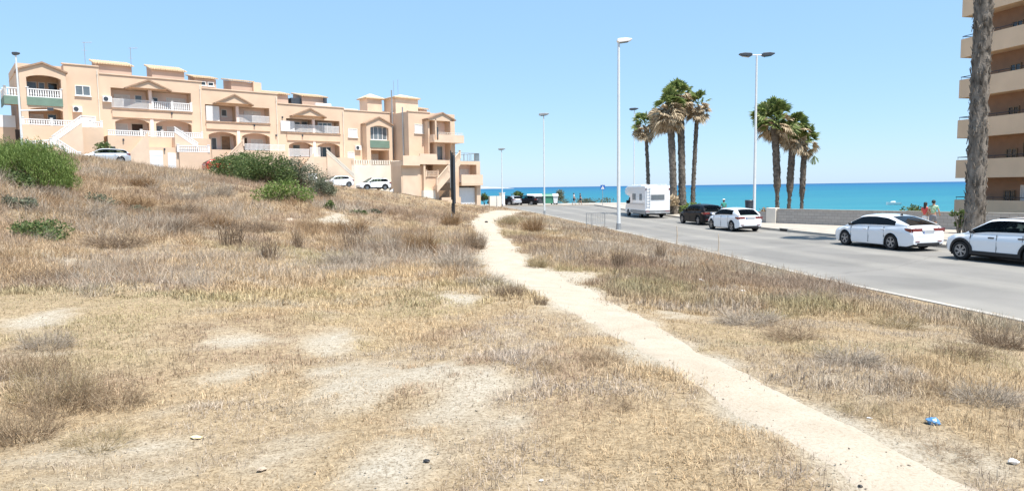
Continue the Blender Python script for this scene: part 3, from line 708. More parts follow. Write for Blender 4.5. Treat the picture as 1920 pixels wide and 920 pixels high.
# ---- fifth: gabled porch with glazed balcony
h = House('narrow house with a tall gabled porch glazed in on its upper floor above green canvas', 35.3, 2.2)
h.W(35.3, 43.9, B, -1.6, 1, 13.3); h.W(35.3, 37.4, -1.62, 0, 1, 13.45); h.W(42, 43.9, -1.62, 0, 1, 13.45); h.coping(35.3, 43.9, 13.45)
h.W(37.4, 38.1, -1.62, 0, 1, 13.44); h.W(38.1, 42, -1.62, 0, 12.0, 13.44)
h.W(37.9, 38.5, -1.62, 1.2, 1, 11.8); h.W(41.3, 41.85, -1.62, 1.2, 1, 11.8); h.W(38.5, 41.3, -1.62, 1.15, 8.2, 9.55); h.W(38.5, 41.3, -1.62, 1.2, 11.55, 11.8); h.W(38.5, 41.3, -1.62, 1.2, 1, 6.15)
h.arch(38.5, 41.3, .8, 1.2, 11.2, 11.5, 11.55)
h.gable(37.85, 39.85, 41.9, 11.8, 12.75, -1.6, 1.2)
mb = h.mb(); h.b(mb, 38.4, 41.4, 1.16, 1.23, 8.5, 9.5); h.part(mb, 'green_canvas', M['green_awning'])
h.window(38.55, 41.25, .7, 9.6, 11.4, 'glass_pale', 3, name='balcony_glazing'); h.door(38.9, 39.7, -1.6, 6.2, 7.9, 'glass_pale', True); h.window(40.0, 41.1, -1.6, 6.9, 7.8, 'shutter', 0)
h.window(35.8, 37.15, .003, 9.9, 11.05, 'shutter', 1); h.aircon(36.7, .005, 8.2); h.window(35.6, 36.6, .003, 6.9, 7.9, 'shutter', 0)
mb = h.mb(); h.b(mb, 34.9, 43.0, -1.6, 2.5, 1, 6.1); h.part(mb, 'garden_wall', M['stucco_white'])
h.railing([(34.95, 2.4, 6.1, 43.0, 2.4, 6.1)], h=.62, bars=.35, th=.2, m='stucco_white', name='parapet_rail')
h.stair(38.4, 2.0, 42.6, 5.2, 2.55, 3.5, 1.0, 'stucco_white')
mb = h.mb(); mb.prism([(39.0, 1), (39.0, 2.2), (41.6, 4.3), (43.5, 4.3), (43.5, 1)], 'y', -4.6, -4.3); h.part(mb, 'stair_wall', M['white'])
h.hip(40.0, 42.3, -4.5, -2.2, 13.2, 15.6, 16.4); h.W(42.3, 43.9, -4, -2.5, 13.2, 14.0); h.window(36.4, 38.6, -2.5, 13.5, 14.0, 'shutter', 0)
h.box('vine_pot', M['dark_metal'], 41.9, 42.4, 2.52, 2.8, 5.6, 5.95)
h.done()
# ---- last: projecting end house
h = House('end house nearest the sea, with stacked balconies, a roof terrace and a garage below', 42.5, .6)
h.W(42.5, 50.2, B, 4.5, -.6, 13.3); h.coping(42.5, 46, 13.3, 4.5)
h.hip(42.9, 46.6, -2.6, .6, 13.2, 15.6, 16.3)
h.tiled(46.9, 48.3, -2, .3, 13.2, 14.3, 14.7)
mb = h.mb(); mb.tube([(42.42, -.4, 7), (42.42, -.4, 16.6)], .11, 6); mb.tube([(42.42, -3.2, 7), (42.42, -3.2, 14.0)], .11, 6); h.part(mb, 'flue_pipe', M['metal_grey'])
mb = h.mb(); mb.tube([(43.6, 1, 15.5), (43.6, 1, 18.2)], .03, 4); mb.tube([(44.3, 1, 15.5), (44.3, 1, 18.4)], .03, 4); h.part(mb, 'antenna', M['metal_grey'])
h.window(43.45, 44.85, 4.503, 10.45, 11.65, 'shutter', 0)
# porch bay
h.W(45.0, 45.25, 4.48, 5.5, 6.8, 12.4); h.W(45.9, 46.15, 4.48, 5.9, 6.8, 12.4); h.W(48.45, 48.75, 4.48, 5.9, 6.8, 12.4); h.W(45.0, 48.75, 4.48, 5.9, 12.15, 12.45)
h.gable(44.9, 47.15, 49.2, 12.45, 13.35, 4.4, 5.9)
mb = h.mb(); h.b(mb, 45.2, 50.2, 4.5, 6.7, 9.15, 9.45); h.b(mb, 45.9, 50.2, 6.55, 6.7, 9.45, 10.2); h.b(mb, 50.05, 50.2, 4.5, 6.55, 9.45, 10.2); h.b(mb, 45.2, 45.35, 4.5, 6.55, 9.45, 10.2); h.part(mb, 'balcony', M['stucco_pale'])
h.railing([(45.95, 6.62, 10.2, 50.1, 6.62, 10.2)], h=.3, bars=.3, th=.04, m='stucco_white')
h.part(h.b(h.mb(), 46.16, 48.44, 4.5, 4.515, 9.46, 12.1), 'balcony_back_wall', M['recess']); h.part(h.b(h.mb(), 46.16, 48.44, 4.5, 4.515, 6.85, 9.1), 'porch_back_wall', M['recess'])
h.door(46.4, 47.3, 4.52, 9.46, 11.4, 'glass_pale', True); h.door(46.5, 47.9, 4.52, 6.86, 8.7, 'glass_pale', True)
# terrace and lower storey
h.W(39.6, 48.8, 4.4, 7.0, -.6, 6.65) if False else None
mb = h.mb(); h.b(mb, 39.9, 42.5, 4.0, 7.2, 5.9, 6.5); h.b(mb, 39.9, 42.5, 7.05, 7.2, 6.5, 7.2); h.b(mb, 42.5, 48.8, 4.5, 7.2, 6.1, 6.7); h.b(mb, 42.5, 45.2, 7.05, 7.2, 6.7, 7.5); h.part(mb, 'terrace_slab', M['stucco_pale'])
h.W(39.9, 43.1, 4.0, 6.6, -.6, 5.9); h.W(43.1, 43.4, 4.5, 7.1, -.6, 6.1); h.W(43.4, 45.6, 4.5, 7.0, -.6, 4.4); h.W(45.6, 48.8, 4.5, 5.6, -.6, 6.1)
mb = h.mb(); h.b(mb, 40.1, 42.8, 6.6, 6.64, .6, 5.4); h.part(mb, 'garage_recess', M['stucco_pale'])
h.stair(44.4, 2.9, 48.3, 6.65, 7.2, 8.2, 2.0) if False else None
mb = h.mb(); n = 18
for i in range(n):
    ua = 44.4+3.9*i/n; z = 2.9+3.75*(i+1)/n; h.b(mb, ua, ua+3.9/n+.01, 7.22, 8.2, z-.45, z)
mb.prism([(44.4, 2.3), (44.4, 3.2), (48.3, 6.95), (48.3, 6.0)], 'y', -8.32, -8.2); h.part(mb, 'stairs', M['stucco_pale'])
h.balus([(44.4, 8.26, 3.2, 48.3, 8.26, 6.95)], h=.95, m='stucco_pale'); h.balus([(43.5, 7.05, 4.42, 45.4, 7.05, 4.42)], h=.8, m='stucco_pale')
mb = h.mb(); h.b(mb, 42.7, 44.6, 7.0, 7.6, -.6, 2.6); h.part(mb, 'garden_wall', M['stucco_white'])
h.box('dark_gate', M['tanwood'], 44.7, 48.6, 5.62, 5.7, .3, 3.6); h.W(45.6, 48.8, 7.3, 7.6, -.6, 1.6)
# seaward block with garage
h.W(49.2, 54.4, B, 4.0, -.6, 6.7); h.W(49.2, 50.05, 3.98, 5.5, -.6, 6.7); h.W(53.2, 53.9, 3.98, 5.5, -.6, 6.7); h.W(50.05, 53.2, 3.98, 5.5, 6.2, 6.69); h.W(50.05, 53.2, 3.98, 5.5, 3.15, 3.6)
h.W(50.05, 53.9, 5.5, 6.1, 3.2, 3.5)
mb = h.mb(); h.b(mb, 50.05, 53.9, 5.95, 6.1, 3.5, 4.75); h.part(mb, 'balcony', M['stucco_pale'])
h.part(h.b(h.mb(), 50.06, 53.19, 4.0, 4.015, 3.62, 6.18), 'balcony_back_wall', M['recess']); h.window(51.3, 52.8, 4.02, 3.8, 5.6, 'shutter', 1)
mb = h.mb(); h.b(mb, 50.1, 53.15, 5.0, 5.06, -.4, 2.9)
for k in range(1, 6): h.b(mb, 50.13, 53.12, 5.06, 5.075, -.4+k*.55-.02, -.4+k*.55+.02)
h.part(mb, 'garage_door', M['garage'])
h.railing([(49.3, 5.4, 6.7, 53.8, 5.4, 6.7), (53.8, -2, 6.7, 53.8, 5.4, 6.7)], h=1.15, bars=.9, th=.05, m='metal_grey', name='terrace_railing')
h.box('terrace_glass', M['glass_pale'], 53.0, 53.75, 5.37, 5.39, 6.8, 7.8)
h.done()
# white gatepost and garden wall beyond the last house
w = empty('garden_wall', fp(55.6, 5.5)+Vector((0, 0, -.1)), R(40), 'short white rendered garden wall at the seaward end of the houses', 'wall')
mb = MB(); mb.box(0, 2.2, 0, .3, 0, 1.7); mb.build('wall_panel', M['stucco_white'], w); mb = MB(); mb.box(2.203, 2.8, -.1, .5, 0, 2.1); mb.box(2.15, 2.85, -.15, .55, 2.1, 2.2); mb.build('gatepost', M['white'], w)
# neighbour to the left
p = fp(-8, 0); p.z = 6.2
n_ = empty('terraced_house', p, R(40), 'house cut off by the left edge of the photo, white garden wall and tiled eave', 'house', 'peach terraced houses stepping down the street')
mb = MB(); mb.box(-6, 5.6, 4, 12, -1, 6.0); mb.box(-6, 7.45, 1.2, 1.5, -1, 3.4); mb.build('wall', M['stucco'], n_)
mb = MB(); mb.box(-6, 7.45, 1.18, 1.52, 3.403, 4.6); mb.build('garden_wall', M['white'], n_)
mb = MB(); mb.prism([(3.5, 5.9), (12.4, 5.9), (8, 7.6)], 'x', -6, 6.1); mb.build('roof', M['roof'], n_)
# ------------------------------------------------------------------ vehicles (local +y forward, z up, origin on the road under the middle)
M['paint_white'] = mat('car_paint_white', (.80, .81, .83), .22, 0, coat=1.0, spec=.5)
M['paint_black'] = mat('car_paint_dark', (.006, .006, .0085), .35, 0, coat=.08, spec=.15)
M['paint_red'] = mat('car_paint_red', (.50, .045, .03), .28, 0, coat=.8)
M['paint_silver'] = mat('car_paint_silver', (.55, .57, .60), .28, 0, metal=.4, coat=.8)
def carglass(name, tint, k):
    m, N, L, P = nt(name); P.inputs['Base Color'].default_value = (.006, .008, .011, 1); P.inputs['Roughness'].default_value = .04; P.inputs['Specular IOR Level'].default_value = .4
    t = N.new('ShaderNodeBsdfTransparent'); t.inputs[0].default_value = (*tint, 1); mx = N.new('ShaderNodeMixShader')
    fr = N.new('ShaderNodeFresnel'); fr.inputs[0].default_value = 1.5; ad = N.new('ShaderNodeMath'); ad.operation = 'ADD'; ad.use_clamp = True; ad.inputs[1].default_value = k; L.new(fr.outputs[0], ad.inputs[0]); L.new(ad.outputs[0], mx.inputs[0])
    L.new(t.outputs[0], mx.inputs[1]); L.new(P.outputs[0], mx.inputs[2]); L.new(mx.outputs[0], N['Material Output'].inputs[0]); return m
M['car_glass'] = carglass('car_glass', (.62, .74, .72), .12)
M['car_glass_dark'] = carglass('car_privacy_glass', (.10, .11, .14), .5)
M['interior'] = mat('car_interior', (.025, .025, .028), .8, .2, 8); M['seat'] = mat('car_seat', (.05, .05, .055), .85, .2, 8)
M['tyre'] = mat('tyre_rubber', (.02, .02, .021), .85, .2, 20)
M['alloy'] = mat('alloy_wheel', (.42, .43, .45), .35, .1, 8, metal=.7)
M['spoke_shade'] = mat('wheel_shadow_disc', (.03, .03, .033), .6, 0)  # near-black colour standing in for the shade behind the spokes
M['tail'] = mat('tail_lamp_red', (.16, .010, .012), .15, 0, coat=.8)
M['lamp_clear'] = mat('head_lamp_clear', (.62, .64, .67), .1, 0, coat=.8)
M['plate'] = mat('number_plate', (.42, .43, .45), .4, 0)
M['blue'] = mat('blue_enamel', (.03, .12, .42), .4, .05, 4)
M['chrome'] = mat('chrome', (.6, .6, .6), .15, 0, metal=1)

def interp(tab, x):
    xs = [t[0] for t in tab]; return float(np.interp(x, xs, [t[1] for t in tab]))
def smooth_tab(tab, n=3):
    """piecewise linear table resampled and softened"""
    xs = np.linspace(tab[0][0], tab[-1][0], 121); v = np.interp(xs, [t[0] for t in tab], [t[1] for t in tab])
    for _ in range(n): v[1:-1] = (v[:-2]+2*v[1:-1]+v[2:])/4
    return list(zip(xs, v))
def wheel(root, x, y, r, w, side, spokes=5, trim='alloy'):
    wz = empty('wheel', (x, y, r)); wz.parent = root
    mb = MB(); prof = [(-w/2, r*.66), (-w/2, r*.93), (-w/2+.02, r*.985), (-w*.2, r), (w*.2, r), (w/2-.02, r*.985), (w/2, r*.93), (w/2, r*.66)]
    vs = []; fs = []; S = 26
    for (a, q) in prof:
        for k in range(S): t = 2*math.pi*k/S; vs.append((a, q*math.cos(t), q*math.sin(t)))
    for i in range(len(prof)-1):
        for k in range(S): k2 = (k+1) % S; fs.append((i*S+k, i*S+k2, (i+1)*S+k2, (i+1)*S+k))
    mb.add(vs, fs); mb.build('tyre', M['tyre'], wz, smooth=True)
    rim = MB(); o = side*(w/2-.02)
    rim.tube([(o-side*.03, 0, 0), (o+side*.005, 0, 0)], r*.16, 12)
    for k in range(spokes):
        t = 2*math.pi*k/spokes+.3; c, s_ = math.cos(t), math.sin(t)
        for dt in (-.13, .13):
            rim.obox((o-.005*side, r*.12*math.cos(t+dt), r*.12*math.sin(t+dt)), (o, r*.62*math.cos(t+dt*1.2), r*.62*math.sin(t+dt*1.2)), r*.085, .03, up=(side, 0, 0))
    vs = []; fs = []
    for (a, q) in ((o-side*.03, r*.60), (o+side*.012, r*.60), (o+side*.012, r*.68), (o-side*.03, r*.68)):
        for k in range(S): t = 2*math.pi*k/S; vs.append((a, q*math.cos(t), q*math.sin(t)))
    for i in range(3):
        for k in range(S): k2 = (k+1) % S; fs.append((i*S+k, i*S+k2, (i+1)*S+k2, (i+1)*S+k))
    rim.add(vs, fs); rim.build('rim', M[trim], wz)
    d = MB(); d.tube([(o-side*.06, 0, 0), (o-side*.05, 0, 0)], r*.67, 20); d.build('spoke_shade_disc', M['spoke_shade'], wz)  # added dark backing disc, shade between the spokes put into its colour
    return wz

def make_car(name, label, cat, sp, loc, rz, group=None):
    root = empty(name, loc, rz, label, cat, group)
    L, Wd, H = sp['L'], sp['W'], sp['H']; hwm = Wd/2; r = sp['r']; yf = sp['yf']; yb = sp['yr']   # wheel centres
    deck = smooth_tab(sp['deck'], 3); roof = smooth_tab(sp['roof'], 2); yrb, yfb = sp['roof'][0][0], sp['roof'][-1][0]
    wid = smooth_tab(sp.get('wid') or [(-L/2, .84), (-L/2+.12, .925), (-L/2+.45, .985), (-L/2+1, 1), (L/2-1.1, 1), (L/2-.5, .95), (L/2-.16, .84), (L/2, .66)], 1)
    sill = sp.get('sill', .2); Ra = r*1.15; clad = sp.get('clad')
    def zb(y):
        z = sill
        z += .10*max(0, (abs(y)-(L/2-.35))/.35)**2
        for c in (yf, yb):
            d = abs(y-c)
            if d < Ra: z = max(z, r+math.sqrt(Ra*Ra-d*d)*.97)
        return z
    ends = sp['belt']
    rear_sl, front_sl = sp.get('rsl', .10), sp.get('fsl', .10)
    def defo(y, z):
        zz = (z-.52)/.45
        e = max(0, min(1, (-y-(L/2-.55))/.55)); y2 = y+rear_sl*e*e*zz*zz
        e = max(0, min(1, (y-(L/2-.6))/.6)); return y2-front_sl*e*e*zz*zz
    st = sorted(set([-L/2, -L/2+.03, -L/2+.09]+[round(v, 3) for v in np.arange(-L/2+.16, L/2-.1, .055)]+[L/2-.09, L/2-.03, L/2]+[c+s*Ra*k for c in (yf, yb) for s in (-1, 1) for k in (.9, .97, .9995)]))
    rows = []
    for y in st:
        hw = hwm*interp(wid, y); zt = interp(deck, y); z0 = zb(y); mid = max(z0+.06, min(.62, zt-.22))
        pts = [(0, z0), (hw*.80, z0), (hw*.955, z0+.015), (hw*.992, z0+(mid-z0)*.35), (hw*.978, z0+(mid-z0)*.72), (hw, mid+.02), (hw*1.002, mid+(zt-mid)*.38), (hw*.958, zt-.075), (hw*.925, zt-.02), (hw*.86, zt), (hw*.45, zt+.025), (0, zt+.03)]
        rows.append([(x, defo(y, z), z) for x, z in pts])
    nr = len(rows[0]); body = MB(); dark = MB()
    for mb, sel in ((body, lambda k: k >= 2), (dark, lambda k: k < 2)):
        for sgn in (1, -1):
            for i in range(len(rows)-1):
                for k in range(nr-1):
                    if not sel(k): continue
                    q = [rows[i][k], rows[i][k+1], rows[i+1][k+1], rows[i+1][k]]
                    mb.add([(sgn*a, b, c) for a, b, c in q], [(0, 1, 2, 3)])
    for e in (0, -1):                       # nose and tail caps, in horizontal strips
        R_ = rows[e]
        for k in range(1, nr-1):
            a, b = R_[k], R_[k+1]
            body.add([(-a[0], a[1], a[2]), (a[0], a[1], a[2]), (b[0], b[1], b[2]), (-b[0], b[1], b[2])], [(0, 1, 2, 3)])
    def weld(o, ang):
        bm = bmesh.new(); bm.from_mesh(o.data); bmesh.ops.remove_doubles(bm, verts=bm.verts, dist=.0008); bmesh.ops.recalc_face_normals(bm, faces=bm.faces); bm.to_mesh(o.data); bm.free(); smooth_by_angle(o.data, ang)
    paint = M[sp['paint']]
    # greenhouse
    gl = {'windscreen': MB(), 'rear_window': MB(), 'side_window': MB()}
    ywt, yrt = sp['ywt'], sp['yrt']; yc, ya = sp['yc'], sp.get('ya', yfb-.3)
    ys = sorted(set([yrb+(yrt-yrb)*k/6 for k in range(7)]+[yrt+(ywt-yrt)*k/16 for k in range(17)]+[ywt+(yfb-ywt)*k/8 for k in range(9)]+[yc, yc+.03]))
    G = []
    for y in ys:
        hw = hwm*interp(wid, y)*.93; zd = interp(deck, y)-.03; zt = max(zd+.012, interp(roof, y)); hh = zt-zd
        def X(f): return hw-hh*(.02+.40*f**1.5)*f
        pts = [(X(fz), zd+hh*fz) for fz in (0, .16, .5, .84)]+[(X(.94)-.02, zd+hh*.955), (X(1)-.10-.02*min(1, hh*3), zt), ((X(1)-.12)*.5, zt+.022*min(1, hh*3)), (0, zt+.03*min(1, hh*3))]
        G.append([(x, y, z) for x, z in pts])
    ng = len(G[0])
    for i in range(len(ys)-1):
        ym = (ys[i]+ys[i+1])/2; hh = interp(roof, ym)-interp(deck, ym)
        for k in range(ng-1):
            q = [G[i][k], G[i][k+1], G[i+1][k+1], G[i+1][k]]
            if k in (1, 2) and yc+.0 < ym < ya and hh > .16: tgt = gl['side_window']
            elif k >= 5 and ym > ywt and hh > .03: tgt = gl['windscreen']
            elif k >= 5 and ym < yrt and ym > yrb+sp.get('rwbase', .02): tgt = gl['rear_window']
            else: tgt = body
            for sgn in (1, -1): tgt.add([(sgn*a, b, c) for a, b, c in q], [(0, 1, 2, 3)])
    weld(body.build('body', paint, root), 32); weld(dark.build('underbody', M['underbody'], root), 40)
    for n, mb in gl.items(): weld(mb.build(n, M[sp.get('glass', 'car_glass')], root), 40)
    fl = MB(); fl.box(-hwm*.78, hwm*.78, -L/2+.25, L/2-.3, .17, .42); fl.build('chassis', M['underbody'], root)
    # details
    def side_x(y, z):
        hw = hwm*interp(wid, y); zt = interp(deck, y); return hw*(1.0 if z < zt-.2 else .985)
    for sg in (1, -1):
        for y, c in ((yf, 1), (yb, -1)): wheel(root, sg*(hwm-.125), y, r, .21, sg, sp.get('spokes', 5), sp.get('rim', 'alloy'))
        # mirrors, handles
        zt = interp(deck, ya-.12)
        mm = MB(); mm.sphere((sg*(hwm+.06), ya-.12, zt+.07), .1, (1.0, .62, .68), 8, 6); mm.obox((sg*(hwm*.9), ya-.1, zt+.01), (sg*(hwm+.03), ya-.12, zt+.05), .06, .05); mm.build('wing_mirror', M[sp.get('mirror', sp['paint'])], root, smooth=True)
        for y in sp['handles']:
            hz = interp(deck, y)-.14; hx = side_x(y, hz)
            mb = MB(); mb.box(sg*(hx-.01), sg*(hx+.025), y-.1, y+.1, hz-.02, hz+.02); mb.build('door_handle', M[sp.get('hmat', sp['paint'])], root)
        # door gaps as narrow recess strips
        mb = MB()
        for y in sp['gaps']:
            z0, z1 = max(zb(y)+.08, sill+.08), interp(deck, y)-.03; zz = np.linspace(z0, z1, 6)
            for a, b in zip(zz[:-1], zz[1:]):
                mb.box(sg*(side_x(y, a)-.02), sg*(side_x(y, a)+.0015), y-.006, y+.006, a, b)
        if sp['gaps']: mb.build('door_gap', M['blackish'], root)
        # tail lamps
        tz, th, tw = sp['tail']
        mb = MB(); hw = hwm*interp(wid, -L/2+.02)
        yb0 = defo(-L/2, tz)
        mb.box(sg*(hw*1.0), sg*(hw*1.0-tw), yb0-.012, yb0+.1, tz-th*.5, tz+th*.5)
        mb.prism([(yb0-.0, tz-th*.45), (yb0+.32, tz-th*.05), (yb0+.34, tz+th*.5), (yb0-.0, tz+th*.5)], 'x', sg*(hwm*interp(wid, -L/2+.3)+.006-.05), sg*(hwm*interp(wid, -L/2+.2)+.006))
        mb.build('tail_lamp', M['tail'], root, bevel=.008)
        hy = L/2-.18; hz = interp(deck, L/2-.25)-.12; hw = hwm*interp(wid, hy)
        mb = MB(); mb.obox((sg*(hw+.005), hy-.22, hz), (sg*(hw*.72), hy+.14, hz-.02), .06, .13); mb.build('headlight', M['lamp_clear'], root, bevel=.02)
        if clad:
            for c in (yf, yb):
                mb = MB(); vs = []; n = 16
                for i in range(n+1):
                    t = math.pi*(i/n)*1.16-.08*math.pi
                    for q in (Ra*.985, Ra+.085):
                        y = c+q*math.cos(t); z = r+q*math.sin(t)*.97; x = hwm*interp(wid, max(-L/2, min(L/2, y)))
                        vs += [(sg*(x-.06), y, max(z, sill-.02)), (sg*(x+.014), y, max(z, sill-.02))]
                fs = []
                for i in range(n):
                    a = i*4; fs += [(a, a+1, a+5, a+4), (a+1, a+3, a+7, a+5), (a+3, a+2, a+6, a+7)]
                mb.add(vs, fs); mb.build('arch_cladding', M['blackish'], root)
            mb = MB(); mb.box(sg*(hwm-.08), sg*(hwm+.012), yb+Ra, yf-Ra, sill-.02, sill+.11); mb.build('sill_cladding', M['blackish'], root)
            mb = MB(); mb.tube([(sg*hwm*.63, yrt+.3, H-.03), (sg*hwm*.63, ywt-.2, H-.02)], .022, 6); mb.build('roof_rail', M['blackish'], root)
    pz = sp['plate']; yb0 = defo(-L/2, pz)
    mb = MB(); mb.box(-.30, .30, yb0-.008, yb0+.02, pz-.085, pz+.085); mb.build('plate_recess', M['metal_grey'], root)
    mb = MB(); mb.box(-.26, .26, yb0-.016, yb0+.02, pz-.055, pz+.055); pl = mb.build('number_plate', M['plate'], root)
    mb = MB(); mb.box(-.26, -.22, yb0-.019, yb0-.0165, pz-.05, pz+.05); mb.build('blue_band', M['blue'], pl)
    mb = MB(); mb.box(-hwm*.62, hwm*.62, defo(-L/2, .3)-.02, -L/2+.3, sill+.02, sill+.17); mb.build('rear_diffuser', M['blackish'], root, bevel=.02)
    mb = MB(); zg = pz-.16
    for sg in (1, -1): zz = np.linspace(zg, interp(deck, -L/2+.1)-.02, 5); [mb.box(sg*.58-.005, sg*.58+.005, defo(-L/2, (a_+b_)/2)-.003, -L/2+.12, a_, b_) for a_, b_ in zip(zz[:-1], zz[1:])]
    mb.box(-.585, .585, defo(-L/2, zg)-.003, -L/2+.1, zg-.006, zg+.004); mb.build('boot_gap', M['metal_grey'], root)
    for sg in (1, -1):
        mb = MB(); mb.box(sg*(hwm*.5), sg*(hwm*.72), defo(-L/2, .42)-.012, -L/2+.1, .40, .435); mb.build('reflector', M['tail'], root)
    mb = MB(); mb.box(-.35, .35, L/2-.15, L/2+.005-front_sl*.1, .3, .5); mb.build('grille', M['blackish'], root)
    if sp.get('strip'):
        z = tz; mb = MB(); mb.box(-.5, .5, defo(-L/2, z+.06)-.008, -L/2+.08, z+.03, z+.06); mb.build('boot_trim', M['chrome'], root)
    if sp.get('fin'):
        mb = MB(); y = yrt+.12; z = interp(roof, y)+.02; mb.prism([(y-.09, z), (y+.1, z), (y-.07, z+.085)], 'x', -.02, .02); mb.build('roof_aerial', M['blackish'], root)
    # shelf, seats and dashboard make the windows read as a cabin
    mb = MB(); yy = np.linspace(yrb+.1, yfb-.12, 14)
    for a, b in zip(yy[:-1], yy[1:]):
        za, zb_ = interp(deck, a)+.04, interp(deck, b)+.04; xa, xb = hwm*interp(wid, a)*.90, hwm*interp(wid, b)*.90
        mb.add([(-xa, a, za), (xa, a, za), (xb, b, zb_), (-xb, b, zb_)], [(0, 1, 2, 3)])
    mb.box(-hwm*.8, hwm*.8, ya-.28, ya+.02, interp(deck, ya)+.02, interp(deck, ya)+.12); mb.build('interior_trim', M['interior'], root)
    for sx0, sy0 in ((-.37, -.12), (.37, -.12), (-.37, -.98), (.37, -.98)):
        zs = interp(deck, sy0); top_ = min(interp(roof, sy0)-.16, zs+.34); st_ = MB()
        st_.box(sx0-.22, sx0+.22, sy0-.12, sy0+.0, zs-.05, zs+(top_-zs)*.55); st_.sphere((sx0, sy0-.09, top_-.05), .12, (1.1, .5, .8), 8, 6); st_.build('seat', M['seat'], root, smooth=True)
    mb = MB()
    for k in range(10):
        t0, t1 = 2*math.pi*k/10, 2*math.pi*(k+1)/10; zw = interp(deck, .35)+.03; P_ = lambda t: (-.37+.17*math.cos(t), .38+.06*math.sin(t), zw+.16*math.sin(t)); mb.obox(P_(t0), P_(t1), .025, .025)
    mb.build('steering_wheel', M['interior'], root)
    return root

SEDAN = dict(L=4.69, W=1.83, H=1.47, r=.335, yf=1.42, yr=-1.27, paint='paint_white', sill=.19,
    deck=[(-2.345, .93), (-2.25, 1.03), (-1.9, 1.06), (-.6, .99), (.9, .95), (1.5, .90), (2.0, .80), (2.25, .68), (2.345, .55)],
    roof=[(-2.05, 1.08), (-1.6, 1.22), (-.95, 1.405), (-.3, 1.465), (.2, 1.455), (.55, 1.41), (1.45, .93)], belt=1, ywt=.5, yrt=-1.0, yc=-1.45, ya=1.12,
    tail=(.87, .17, .5), plate=.78, handles=[-.82, .18], gaps=[-.9, -.02, 1.02], hmat='paint_white', mirror='blackish', strip=0, fin=1, glass='car_glass_dark', rsl=.09)
CROSS = dict(L=4.35, W=1.82, H=1.58, r=.345, yf=1.36, yr=-1.24, paint='paint_white', sill=.27, clad=1,
    deck=[(-2.175, .90), (-2.1, 1.02), (-1.7, 1.06), (.8, 1.0), (1.2, .98), (1.75, .91), (2.05, .8), (2.175, .66)],
    roof=[(-2.08, 1.06), (-1.75, 1.40), (-1.45, 1.53), (-.4, 1.575), (.1, 1.56), (.4, 1.51), (1.25, 1.0)], belt=1, ywt=.36, yrt=-1.55, yc=-1.72, ya=1.0,
    tail=(.92, .2, .32), plate=.8, handles=[-.85, .2], gaps=[-.9, .0, .98], hmat='blackish', mirror='blackish', spokes=6, rsl=.06)
HATCH = dict(L=4.03, W=1.74, H=1.42, r=.325, yf=1.28, yr=-1.26, paint='paint_white', sill=.2,
    deck=[(-2.015, .86), (-1.95, .98), (-1.5, 1.0), (.7, .93), (1.2, .90), (1.7, .8), (1.95, .66), (2.015, .55)],
    roof=[(-1.9, 1.0), (-1.6, 1.22), (-1.3, 1.36), (-.4, 1.415), (.1, 1.40), (.38, 1.36), (1.2, .92)], belt=1, ywt=.35, yrt=-1.38, yc=-1.3, ya=.95,
    tail=(.83, .17, .40), plate=.80, handles=[-.75, .2], gaps=[-.85, -.0, .9], hmat='paint_white', rsl=.09)
DARK = dict(HATCH, L=4.25, W=1.78, H=1.46, paint='paint_black', yf=1.3, yr=-1.3,
    deck=[(-2.125, .88), (-2.05, 1.0), (-1.6, 1.02), (.7, .95), (1.3, .92), (1.8, .82), (2.05, .68), (2.125, .55)],
    roof=[(-2.02, 1.02), (-1.75, 1.26), (-1.45, 1.40), (-.4, 1.455), (.1, 1.44), (.38, 1.40), (1.25, .94)], yrt=-1.5, yc=-1.4, hmat='paint_black', plate=.86)
ESTATE = dict(CROSS, clad=0, L=4.6, H=1.5, sill=.2, paint='paint_silver', mirror='paint_silver', hmat='paint_silver', yf=1.4, yr=-1.35,
    deck=[(-2.3, .9), (-2.2, 1.0), (-1.8, 1.03), (.8, .96), (1.3, .93), (1.9, .84), (2.2, .7), (2.3, .56)],
    roof=[(-2.2, 1.03), (-1.95, 1.3), (-1.7, 1.44), (-.4, 1.50), (.1, 1.49), (.42, 1.43), (1.35, .95)], yrt=-1.8, yc=-1.95, ywt=.4, ya=1.05)
SUV = dict(CROSS, H=1.62, clad=1, L=4.4)
RED = dict(HATCH, paint='paint_red', mirror='paint_red', hmat='paint_red')
SMALLW = dict(HATCH)

def head(a, b): return math.atan2(-(b[0]-a[0]), b[1]-a[1])
make_car('parked_car', 'large white fastback saloon parked at the kerb by the two walkers', 'car', SEDAN, (16.35+.24, 30.3, 0), R(14.5), 'cars parked along the kerb')
make_car('parked_car', 'white crossover with black wheel arches, cut off by the right edge of the photo', 'car', CROSS, (17.66, 23.85, 0), R(17), 'cars parked along the kerb')
make_car('parked_car', 'small white hatchback parked behind the dark one, beside the double headed lamp', 'car', HATCH, (13.95, 42.95, 0), R(11.5), 'cars parked along the kerb')
make_car('parked_car', 'dark plum black hatchback parked between the motorhome and the small white hatchback', 'car', DARK, (13.9, 50.2, 0), R(11), 'cars parked along the kerb')
def on_street(px, py, w, u=None):
    return None
def street_pos(u, w):
    p = fp(u, w); p.z = max(gzp(p.x, p.y)+.05, .004); return p
p = street_pos(5.9, 6.0); make_car('parked_car', 'silver estate car half hidden by the grass ridge below the first house', 'car', ESTATE, p, R(40+90), 'cars parked in front of the houses')
p = street_pos(17.3, 6.4); make_car('parked_car', 'red car almost hidden behind the dark green bushes', 'car', RED, p, R(40-90), 'cars parked in front of the houses')
p = street_pos(31.0, 6.0); make_car('parked_car', 'white car with only its rear showing to the right of the bushes', 'car', SMALLW, p, R(40+90), 'cars parked in front of the houses')
p = street_pos(36.3, 5.6); make_car('parked_car', 'white crossover parked at the foot of the narrow glazed house', 'car', SUV, p, R(40+90), 'cars parked in front of the houses')
